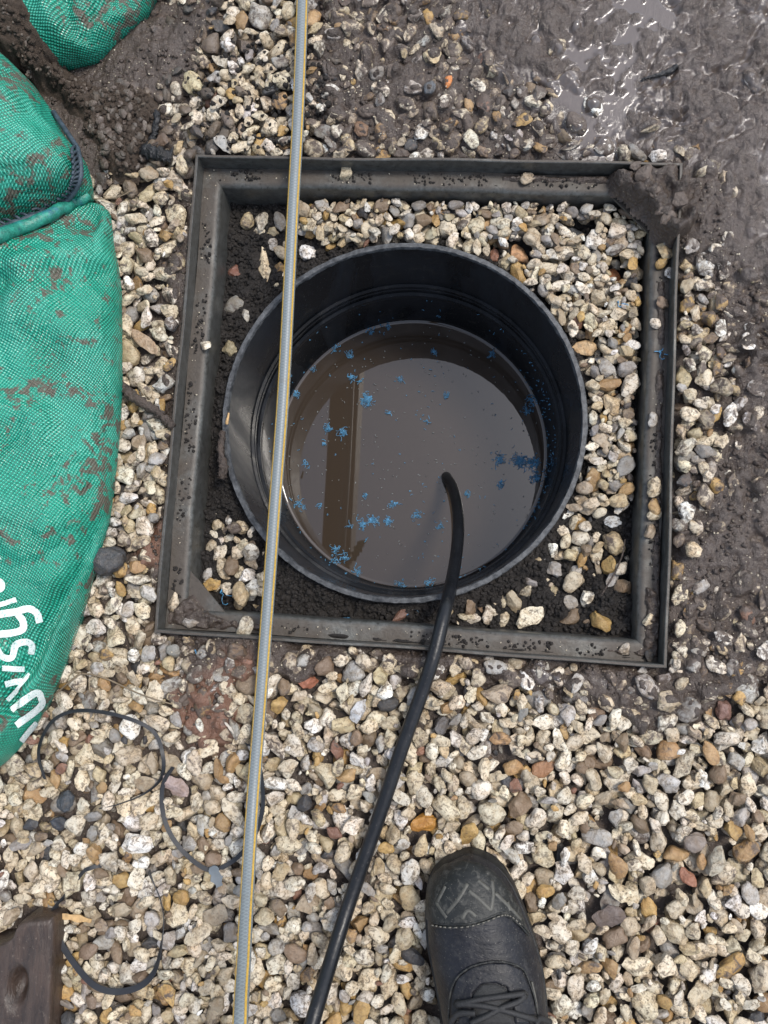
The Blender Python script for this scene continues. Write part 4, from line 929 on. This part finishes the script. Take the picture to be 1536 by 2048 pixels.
low = sack_lobe('body', [(-30, 455), (60, 440), (140, 415), (205, 408), (222, 480), (236, 580), (238, 780), (231, 880), (217, 1000), (197, 1090), (167, 1190), (127, 1320), (84, 1420), (0, 1530), (-150, 1600), (-420, 1500), (-480, 1000), (-430, 560), (-250, 430)],
    ((-130, 640), (-130, 1280)), 0.080, 0.012, 12, [([(200, 1040), (150, 1150), (95, 1240), (40, 1350), (0, 1420)], -0.016, 20), ([(250, 1060), (160, 1250), (90, 1370)], 0.007, 26), ([(0, 530), (120, 505), (200, 460)], 0.006, 22), ([(0, 560), (130, 548), (225, 540)], -0.007, 20), ([(0, 430), (100, 415), (200, 400)], -0.02, 40), ([(10, 1290), (5, 1380), (30, 1440)], -0.010, 16), ([(150, 640), (165, 780), (120, 860)], -0.004, 26), ([(0, 760), (90, 800), (150, 880)], -0.005, 22)], sack)
upp = sack_lobe('folded_end', [(-60, 60), (20, 118), (78, 190), (112, 250), (145, 290), (163, 330), (158, 368), (95, 405), (0, 452), (-120, 500), (-330, 470), (-380, 250), (-250, 80)],
    ((-140, 220), (-150, 380)), 0.098, 0.030, 40, [([(0, 210), (60, 185), (110, 165)], 0.008, 24), ([(150, 285), (100, 330), (0, 350)], -0.004, 22), ([(60, 235), (110, 290)], -0.006, 14)], sack, 2.2, 0.05, 0.12)
sb2 = thing('woven_sack', 'second green woven sack partly buried under soil at the top left corner', 'sack')
top = sack_lobe('body', [(330, -90), (286, -5), (232, 48), (176, 98), (120, 110), (60, 120), (-60, 140), (-260, 60), (-260, -260), (150, -330), (300, -260)],
    ((-20, -130), (80, -120)), 0.062, 0.004, 70, [([(210, -20), (190, 30), (170, 80)], -0.008, 16), ([(130, 0), (140, 60)], -0.007, 20), ([(80, -20), (110, 60)], 0.005, 18)], sb2, 2.2, 0.02, 0.5)
BV = bvh_of(low, upp)
def on_sack(pts, off, bv=BV):
    out = []
    for a, b in pts:
        p, nrm = cast(bv, a, b)
        if p is not None: out.append(p + nrm * off)
    return np.array(out)
def densify(pts, n=8): return smooth_path([(a, b, 0) for a, b in pts], n)[:, :2]
seamP = on_sack(densify([(-8, 470), (40, 452), (90, 428), (130, 404), (152, 378), (160, 350), (157, 318), (146, 285), (126, 256), (108, 232)], 10), 0.0022)
ks = np.ones(7) / 7
seamP[:, 2] = np.convolve(np.pad(seamP[:, 2], 3, mode='edge'), ks, 'valid') + 0.003
hem = on_sack(densify([(-8, 482), (45, 466), (100, 440), (145, 415), (180, 395)], 10), 0.001); hem[:, 2] = np.convolve(np.pad(hem[:, 2], 3, mode='edge'), ks, 'valid') + 0.006
link('hem', mesh_any('hem', *tube(hem, np.linspace(0.0070, 0.0052, len(hem)), 14)), M_SEAM, sack)
seam_o = link('seam_cord', mesh_any('seam_cord', *tube(seamP, np.linspace(0.0032, 0.0026, len(seamP)), 10)), M_THREAD, sack)
for i in range(3, len(seamP) - 3, 3):                                   # overlock stitches
    a = seamP[i]; px, py = to_px(*a); t = seamP[min(i + 3, len(seamP) - 1)] - seamP[i - 3]; nn = np.array([-t[1], t[0], 0]); nn /= np.linalg.norm(nn) + 1e-9
    b = a + nn * 0.0115 - t / (np.linalg.norm(t) + 1e-9) * 0.005; qx, qy = to_px(*b); p1 = on_sack([(qx, qy)], 0.0042)
    if len(p1) == 0: continue
    b = p1[0]; mid = (a + b) / 2 + [0, 0, 0.0030]; link('stitch', mesh_any('stitch', *tube(smooth_path([a + [0, 0, 0.001], mid, b], 4), 0.0014, 6)), M_THREAD, seam_o)
# white print: the letters that show, read up the sack
zz = lambda pts: [(x * 0.2245, 1080 + y * 0.2245) for x, y in pts]
LET = [([(100, 1515), (310, 1362), (362, 1405), (350, 1485), (140, 1650)], 13.5), ([(185, 1790), (255, 1700), (325, 1625)], 11), ([(62, 1425), (180, 1300), (262, 1190)], 9), ([(42, 1285), (120, 1262), (200, 1252)], 12), ([(15, 1140), (215, 1148)], 11),
       ([(-40, 950), (15, 1035), (105, 1045), (148, 935), (225, 905), (280, 935), (272, 1015)], 13), ([(-40, 668), (140, 640), (255, 612), (325, 650), (350, 735)], 14), ([(165, 660), (210, 730), (180, 810), (-40, 845)], 14), ([(-40, 590), (150, 530)], 10), ([(-40, 350), (15, 380), (18, 430), (-40, 455)], 12), ([(-40, 170), (10, 150)], 8)]
for pts, wd in LET:
    q = densify(zz(pts), 20); L, Rr = [], []; T = np.gradient(q, axis=0); T /= np.linalg.norm(T, axis=1)[:, None]; nn = np.stack([-T[:, 1], T[:, 0]], -1)
    rows = []
    for p, n_ in zip(q, nn):
        row = [cast(BV, *(p + n_ * wd / 2 * s_)) for s_ in np.linspace(-1, 1, 7)]
        if any(r[0] is None for r in row): continue
        rows.append([r[0] + np.array([0, 0, 0.0005]) + r[1] * 0.0010 for r in row])
    if len(rows) < 2: continue
    G = np.array(rows); n = len(G); V = G.reshape(-1, 3); F = [(i * 7 + j, i * 7 + j + 1, i * 7 + 8 + j, i * 7 + 7 + j) for i in range(n - 1) for j in range(6)]
    link('lettering', mesh_any('lettering', V, F), M_PRINT, sack)
# soil tipped over the sacks and beside them
def soil_layer(name, poly, thick, edge, seed, zproj, bl):
    W = np.array([at(a, b, zproj)[:2] for a, b in poly]); st = 0.0016; x0, y0 = W.min(0) - 0.012; x1, y1 = W.max(0) + 0.012
    xs = np.arange(x0, x1, st); ys = np.arange(y0, y1, st); X, Y = np.meshgrid(xs, ys); bv = bvh_of(low, upp, top); B = np.empty(X.shape)
    for i in range(X.shape[0]):
        for j in range(X.shape[1]):
            h = bv.ray_cast(Vector((X[i, j], Y[i, j], 0.5)), Vector((0, 0, -1))); B[i, j] = h[0].z if h[0] is not None else -0.004
    B0 = np.maximum(B, -0.004); Bs = np.maximum(blur(B0, bl), B0); n1 = fbm(X * 60, Y * 60, seed, 4); n2 = fbm(X * 190, Y * 190, seed + 5, 4, 0.65)
    sd = sdf_poly(X * 1000, Y * 1000, W * 1000) + (n1 - 0.5) * 16 + (n2 - 0.5) * 6; h = sstep(0, edge, sd)
    Z = B0 * (1 - h) + Bs * h - 0.0015 + h * thick * (0.55 + 0.9 * n1) + (n2 - 0.5) * 0.009 * np.minimum(1, h * 2) + 0.0018 * sstep(0, 3, sd)
    keep = sd > -1.5; ny, nx = X.shape; idx = np.arange(ny * nx).reshape(ny, nx); q = keep[:-1, :-1] & keep[1:, :-1] & keep[:-1, 1:] & keep[1:, 1:]
    F = np.stack([idx[:-1, :-1][q], idx[:-1, 1:][q], idx[1:, 1:][q], idx[1:, :-1][q]], -1); used = np.unique(F); rm = np.full(ny * nx, -1); rm[used] = np.arange(len(used))
    o = link(name, mesh_np(name, np.stack([X.ravel(), Y.ravel(), Z.ravel()], -1)[used], rm[F]), M_SAND); o['kind'] = 'structure'
    r = np.random.default_rng(77); ii, jj = np.nonzero(h > 0.25); VS, FS, CS, off = [], [], [], 0
    for _ in range(260):
        p = r.integers(0, len(ii)); L = r.uniform(0.002, 0.0062) * (1 if X[ii[p], jj[p]] > -0.36 else 0.5); V, F = VAR[2][int(r.integers(0, NV))]; V = (V * [L, L * 0.8, L * 0.6]) @ rand_rot(r, 0.5).T + [X[ii[p], jj[p]], Y[ii[p], jj[p]], Z[ii[p], jj[p]] + 0.1 * L]
        VS.append(V); FS.append(F + off); off += len(V); CS.append(np.tile([*(np.array([0.10, 0.085, 0.072]) * r.uniform(0.6, 1.5)), r.uniform(0.2, 0.45)], (len(V), 1)))
    me = mesh_np('small_pebbles', np.vstack(VS), np.vstack(FS), True, 45); attr(me, 'pc', np.vstack(CS), 'FLOAT_COLOR'); q_ = link('small_pebbles', me, M_STONE, o); q_['kind'] = 'stuff'
    V0, F0 = ICO[2]; VS, FS = [], []
    for t in range(700):
        p = r.integers(0, len(ii)); sz = r.uniform(0.0008, 0.0030); VS.append((V0 * (1 + 0.2 * r.normal(size=(len(V0), 1))) * sz) + [X[ii[p], jj[p]], Y[ii[p], jj[p]], Z[ii[p], jj[p]] + 0.2 * sz]); FS.append(F0 + t * len(V0))
    q_ = link('soil_crumbs', mesh_np('soil_crumbs', np.vstack(VS), np.vstack(FS)), M_SAND, o); q_['kind'] = 'stuff'
    return o
soil_layer('soil_heap', [(-80, -80), (40, -60), (50, 10), (75, 62), (112, 92), (150, 104), (180, 98), (235, 95), (290, 170), (275, 270), (215, 330), (160, 285), (135, 235), (110, 195), (80, 150), (45, 120), (20, 112), (0, 100), (-80, 70)], 0.012, 22, 23, 0.05, 16)
hp_r = np.random.default_rng(61)

# ------------------------------------------------------------------ boot
boot = thing('work_boot', 'black scuffed leather work boot with chevron toe cap standing on the gravel', 'boot')
BY = [1716, 1720, 1727, 1738, 1755, 1780, 1810, 1850, 1900, 1950, 2000, 2048, 2110, 2180, 2260, 2330, 2375, 2392]
BL = [938, 922, 905, 886, 868, 855, 850, 849, 852, 862, 872, 881, 893, 905, 918, 932, 950, 985]
BR = [948, 962, 980, 998, 1014, 1030, 1044, 1060, 1078, 1090, 1097, 1100, 1102, 1106, 1108, 1098, 1075, 1030]
BH = [.022, .033, .041, .047, .0525, .0570, .0600, .0630, .0670, .0740, .0830, .0930, .1060, .115, .115, .105, .090, .060]
yy = np.linspace(0, len(BY) - 1, 70); SL = np.array([at(np.interp(i, range(len(BY)), BL), np.interp(i, range(len(BY)), BY), 0.032) for i in yy]); SR = np.array([at(np.interp(i, range(len(BY)), BR), np.interp(i, range(len(BY)), BY), 0.032) for i in yy]); SHh = np.interp(yy, range(len(BY)), BH)
def boot_shell(name, z0, grow, kz, mat, i0=0, i1=None, off=0.0, a_lo=0.0):
    i1 = len(yy) if i1 is None else i1; K = 41; V = []; rows = 0
    for i in range(i0, i1):
        c = (SL[i] + SR[i]) / 2; hv = (SR[i] - SL[i]) / 2; L = np.linalg.norm(hv); hv = hv / L; L = L + grow; h = SHh[i] * kz
        for a in np.linspace(math.pi - a_lo, a_lo, K):
            ca, sa = math.cos(a), math.sin(a); e1 = 2 / 2.5
            x = (L + off) * math.copysign(abs(ca) ** e1, ca); z = z0 + (h - z0 + off) * abs(sa) ** (2 / 2.2)
            p = c + hv * x; V.append((p[0], p[1], z))
        rows += 1
    F = [(r * K + j, r * K + j + 1, r * K + K + j + 1, r * K + K + j) for r in range(rows - 1) for j in range(K - 1)]
    F += [tuple(range(K)), tuple((rows - 1) * K + j for j in reversed(range(K)))]
    me = bpy.data.meshes.new(name); me.from_pydata(V, [], F); bm = bmesh.new(); bm.from_mesh(me); bmesh.ops.recalc_face_normals(bm, faces=bm.faces); bm.to_mesh(me); bm.free()
    me.polygons.foreach_set('use_smooth', np.ones(len(me.polygons), bool)); me.set_sharp_from_angle(angle=R_(60)); return link(name, me, mat, boot)
upper = boot_shell('upper', 0.014, -0.0015, 1.0, M_BOOT)
# sole
V = []; n = len(yy)
ol = np.vstack([SL, SR[::-1]]); cc = ol.mean(0)
for f, z in [(0.98, -0.006), (1.0, -0.004), (1.0, 0.004), (1.0, 0.014), (0.985, 0.018), (0.95, 0.019)]:
    for p in ol: q = cc + (p - cc) * f; V.append((q[0], q[1], z + 0.006))
m = len(ol); F = [(k * m + i, k * m + (i + 1) % m, (k + 1) * m + (i + 1) % m, (k + 1) * m + i) for k in range(5) for i in range(m)]; F += [tuple(reversed(range(m))), tuple(5 * m + i for i in range(m))]
link('sole', (lambda me: me)(mesh_any('sole', V, F, True, 40)), M_SOLE, boot)
# ankle shaft above the frame edge
ak = at(1010, 2285, 0.1); V = []; K = 28
for z, rx, ry, dy in [(0.085, .044, .062, .0), (0.11, .044, .060, -.002), (0.14, .045, .055, -.006), (0.165, .047, .055, -.008), (0.170, .045, .053, -.008), (0.164, .041, .049, -.008), (0.12, .038, .046, -.006)]:
    for j in range(K): a = 2 * math.pi * j / K; V.append((ak[0] + rx * math.cos(a), ak[1] + dy + ry * math.sin(a), z))
F = [(k * K + j, k * K + (j + 1) % K, (k + 1) * K + (j + 1) % K, (k + 1) * K + j) for k in range(6) for j in range(K)]; F.append(tuple(6 * K + j for j in range(K)))
link('ankle_collar', mesh_any('ankle_collar', V, F, True, 60), M_BOOT, boot)
BB = bvh_of(upper)
def on_boot(pts, off, n=10, dens=True):
    q = densify(pts, n) if dens else pts; out = []
    for a, b in q:
        p, nr = cast(BB, a, b)
        if p is not None: out.append(p + nr * off)
    return np.array(out)
bz = lambda pts: [(800 + x * 340 / 1536, 1680 + y * 340 / 1536) for x, y in pts]
# toe cap: a second skin in front of the seam line
def patch(name, polyz, off, mat, step=3.0, crown=0.0):
    poly = bz(polyz); P = np.array(poly); x0, y0 = P.min(0); x1, y1 = P.max(0); xs = np.arange(x0, x1 + step, step); ys = np.arange(y0, y1 + step, step)
    X, Y = np.meshgrid(xs, ys); sd = sdf_poly(X, Y, poly); idx = -np.ones(X.shape, int); V = []
    for i in range(X.shape[0]):
        for j in range(X.shape[1]):
            if sd[i, j] < -step * 0.9: continue
            x, y = X[i, j], Y[i, j]
            p, nr = cast(BB, x, y)
            if p is None: continue
            idx[i, j] = len(V); V.append(p + nr * (off * min(1.0, max(-0.5, (sd[i, j] + 1.0) / 2.5)) + crown * max(0, min(1, sd[i, j] / 25))))
    F = [(idx[i, j], idx[i + 1, j], idx[i + 1, j + 1], idx[i, j + 1]) for i in range(X.shape[0] - 1) for j in range(X.shape[1] - 1) if min(idx[i, j], idx[i + 1, j], idx[i + 1, j + 1], idx[i, j + 1]) >= 0]
    return link(name, mesh_any(name, V, F), mat, boot)
toe_o = patch('toe_cap', [(225, 700), (235, 520), (270, 340), (400, 225), (560, 185), (720, 215), (860, 300), (980, 450), (1080, 620), (1150, 830), (1060, 760), (960, 690), (880, 690), (740, 740), (600, 790), (430, 790), (300, 760)], 0.0018, M_TOE, 3.0)
def strip(name, pts, wd, off, mat, th=0.0012, z=True, n=8, par=None):
    W = on_boot(bz(pts) if z else pts, off, n)
    if len(W) < 2: return
    q = densify(bz(pts) if z else pts, n); V, F = tube(W, wd / 2, 8); link(name, mesh_any(name, V, F), mat, par or boot)
for pts in ([(610, 400), (540, 520), (430, 660)], [(620, 460), (720, 540), (820, 640)], [(825, 370), (835, 500), (815, 640)], [(560, 710), (612, 640), (685, 690)], [(850, 480), (960, 590), (1080, 720)], [(340, 560), (380, 630), (430, 700)], [(960, 560), (985, 640)], [(700, 370), (800, 450)], [(420, 420), (350, 560)]):
    strip('tread_mark', pts, 0.0044, 0.0004, M_GROOVE, par=toe_o)
for dy, nm in ((0, 'seam'), (26, 'seam')):
    strip(nm, [(300, 745 + dy), (430, 760 + dy), (600, 755 + dy), (760, 715 + dy), (900, 660 + dy), (980, 670 + dy), (1080, 760 + dy), (1150, 840 + dy)], 0.0017, 0.0016, M_TOE, par=toe_o)
sq = densify(bz([(310, 765), (430, 782), (600, 778), (760, 738), (900, 682), (980, 692), (1080, 782)]), 14)
for i in range(0, len(sq) - 3, 4):
    W = on_boot(sq[i:i + 3], 0.0030, dens=False)
    if len(W) == 3: link('stitch', mesh_any('stitch', *tube(W, 0.0006, 5)), M_STITCH, toe_o)
eye_o = patch('eyestay', [(460, 1600), (470, 1400), (520, 1250), (640, 1150), (800, 1105), (960, 1110), (1090, 1170), (1150, 1290), (1200, 1450), (1240, 1660), (1040, 1660), (1010, 1450), (960, 1330), (860, 1290), (740, 1300), (660, 1380), (640, 1660), (460, 1660)], 0.0022, M_BOOT, 3.0)
patch('tongue', [(660, 1660), (660, 1400), (740, 1310), (860, 1300), (950, 1340), (1000, 1450), (1030, 1660)], 0.0012, M_TONGUE, 3.0, 0.004)
strip('piping', [(455, 1640), (465, 1400), (520, 1245), (640, 1145), (800, 1100), (960, 1105), (1095, 1165), (1155, 1290), (1205, 1450), (1240, 1640)], 0.0016, 0.0018, M_TOE)
strip('piping', [(1180, 1280), (1215, 1450), (1235, 1620)], 0.0022, 0.0012, M_GROOVE)
for pts in ([(545, 1480), (700, 1440), (900, 1410), (1090, 1385)], [(540, 1470), (720, 1490), (900, 1530), (1180, 1620)], [(660, 1650), (780, 1590), (900, 1520), (1040, 1460), (1095, 1400)], [(500, 1640), (560, 1560), (690, 1560)], [(1180, 1660), (1220, 1610), (1300, 1640)]):
    W = on_boot(bz(pts), 0.0052, 10); link('lace', mesh_any('lace', *tube(W, 0.0024, 8)), M_LACE, boot)
for px, py in ((545, 1478), (1095, 1400), (505, 1625), (1185, 1622)):
    W = on_boot(bz([(px + 34 * math.cos(a), py + 34 * math.sin(a)) for a in np.linspace(0, 6.28, 14)]), 0.0026, dens=False); link('eyelet', mesh_any('eyelet', *tube(W, 0.0012, 6)), M_SOLE, eye_o)

# ------------------------------------------------------------------ timber beam overhead (seen mirrored in the water)
ZE = 2.60; zv = 2 * WATER_Z - ZE
e0, e1 = at(717, 780, zv)[:2], at(699, 1150, zv)[:2]; dr = (e0 - e1) / np.linalg.norm(e0 - e1); nr_ = np.array([-dr[1], dr[0]])
bw = abs((at(651, 960, zv)[:2] - e0) @ nr_); bw = float(np.clip(bw, 0.12, 0.2))
beam = thing('overhead_beam', 'dark brown timber beam on posts overhead, mirrored in the chamber water', 'beam')
def slab(name, c, ax, half, z0, z1, mat, parent, seg=40, wob_=0.004):
    """timber along ax with a slightly uneven arris"""
    V = []; r = np.random.default_rng(3); sd = np.array([-ax[1], ax[0]])
    for i in range(seg + 1):
        t = (i / seg * 2 - 1) * half[0]; jx = wob_ * (vnoise(np.array(i * 0.6), np.array(2.0), 4) - 0.5)
        for a, z in ((-1, z0), (1, z0), (1, z1), (-1, z1)):
            p = c + ax * t + sd * (a * half[1] + jx); V.append((p[0], p[1], z))
    F = [(i * 4 + q, i * 4 + (q + 1) % 4, i * 4 + 4 + (q + 1) % 4, i * 4 + 4 + q) for i in range(seg) for q in range(4)] + [(3, 2, 1, 0), (seg * 4, seg * 4 + 1, seg * 4 + 2, seg * 4 + 3)]
    return link(name, mesh_any(name, V, F, False), mat, parent)
bc = e1 + nr_ * (bw / 2) * np.sign((at(651, 960, zv)[:2] - e0) @ nr_)
slab('beam', bc + dr * 0.3, dr, (2.4, bw / 2), ZE, ZE + 0.20, M_SOFFIT, beam)
for q in (-1.9, 2.5):
    slab('post', bc + dr * q, dr, (0.07, 0.07), -0.05, ZE - 0.002, M_SOFFIT, beam, 2, 0)
# a shoot of climbing plant hanging off the beam
M_LEAF = plain('dull_green_leaf', (0.055, 0.085, 0.030), 0.5)
sh = thing('climbing_shoot', 'small leafy shoot on the overhead beam, mirrored in the water', 'plant')
q0, q1 = at(698, 1128, zv), at(722, 1082, zv); sp_ = smooth_path([(*q0[:2], ZE + 0.03), (*((q0 + q1) / 2)[:2], ZE + 0.02), (*q1[:2], ZE + 0.04)], 8)
link('stem', mesh_any('stem', *tube(sp_, 0.006, 8)), M_BARK, sh)
lr2 = np.random.default_rng(2)
for i in range(16):
    p = sp_[int(len(sp_) * (0.25 + 0.74 * i / 16))] + lr2.normal(0, 0.006, 3); a = lr2.uniform(0, 6.28); t = np.linspace(-1, 1, 7)
    P = np.stack([p[0] + 0.020 * t * math.cos(a), p[1] + 0.020 * t * math.sin(a), p[2] + 0.003 * t ** 2], -1); link('leaf', mesh_any('leaf', *ribbon(P, 0.020 * np.sqrt(1.02 - t * t), 0.0006, lr2.normal(0, 0.4)), True, 40), M_LEAF, sh)
print('TRIS', sum(sum(len(p.vertices) - 2 for p in m.polygons) if len(m.polygons) < 20000 else len(m.polygons) * (len(m.polygons[0].vertices) - 2) for m in bpy.data.meshes))
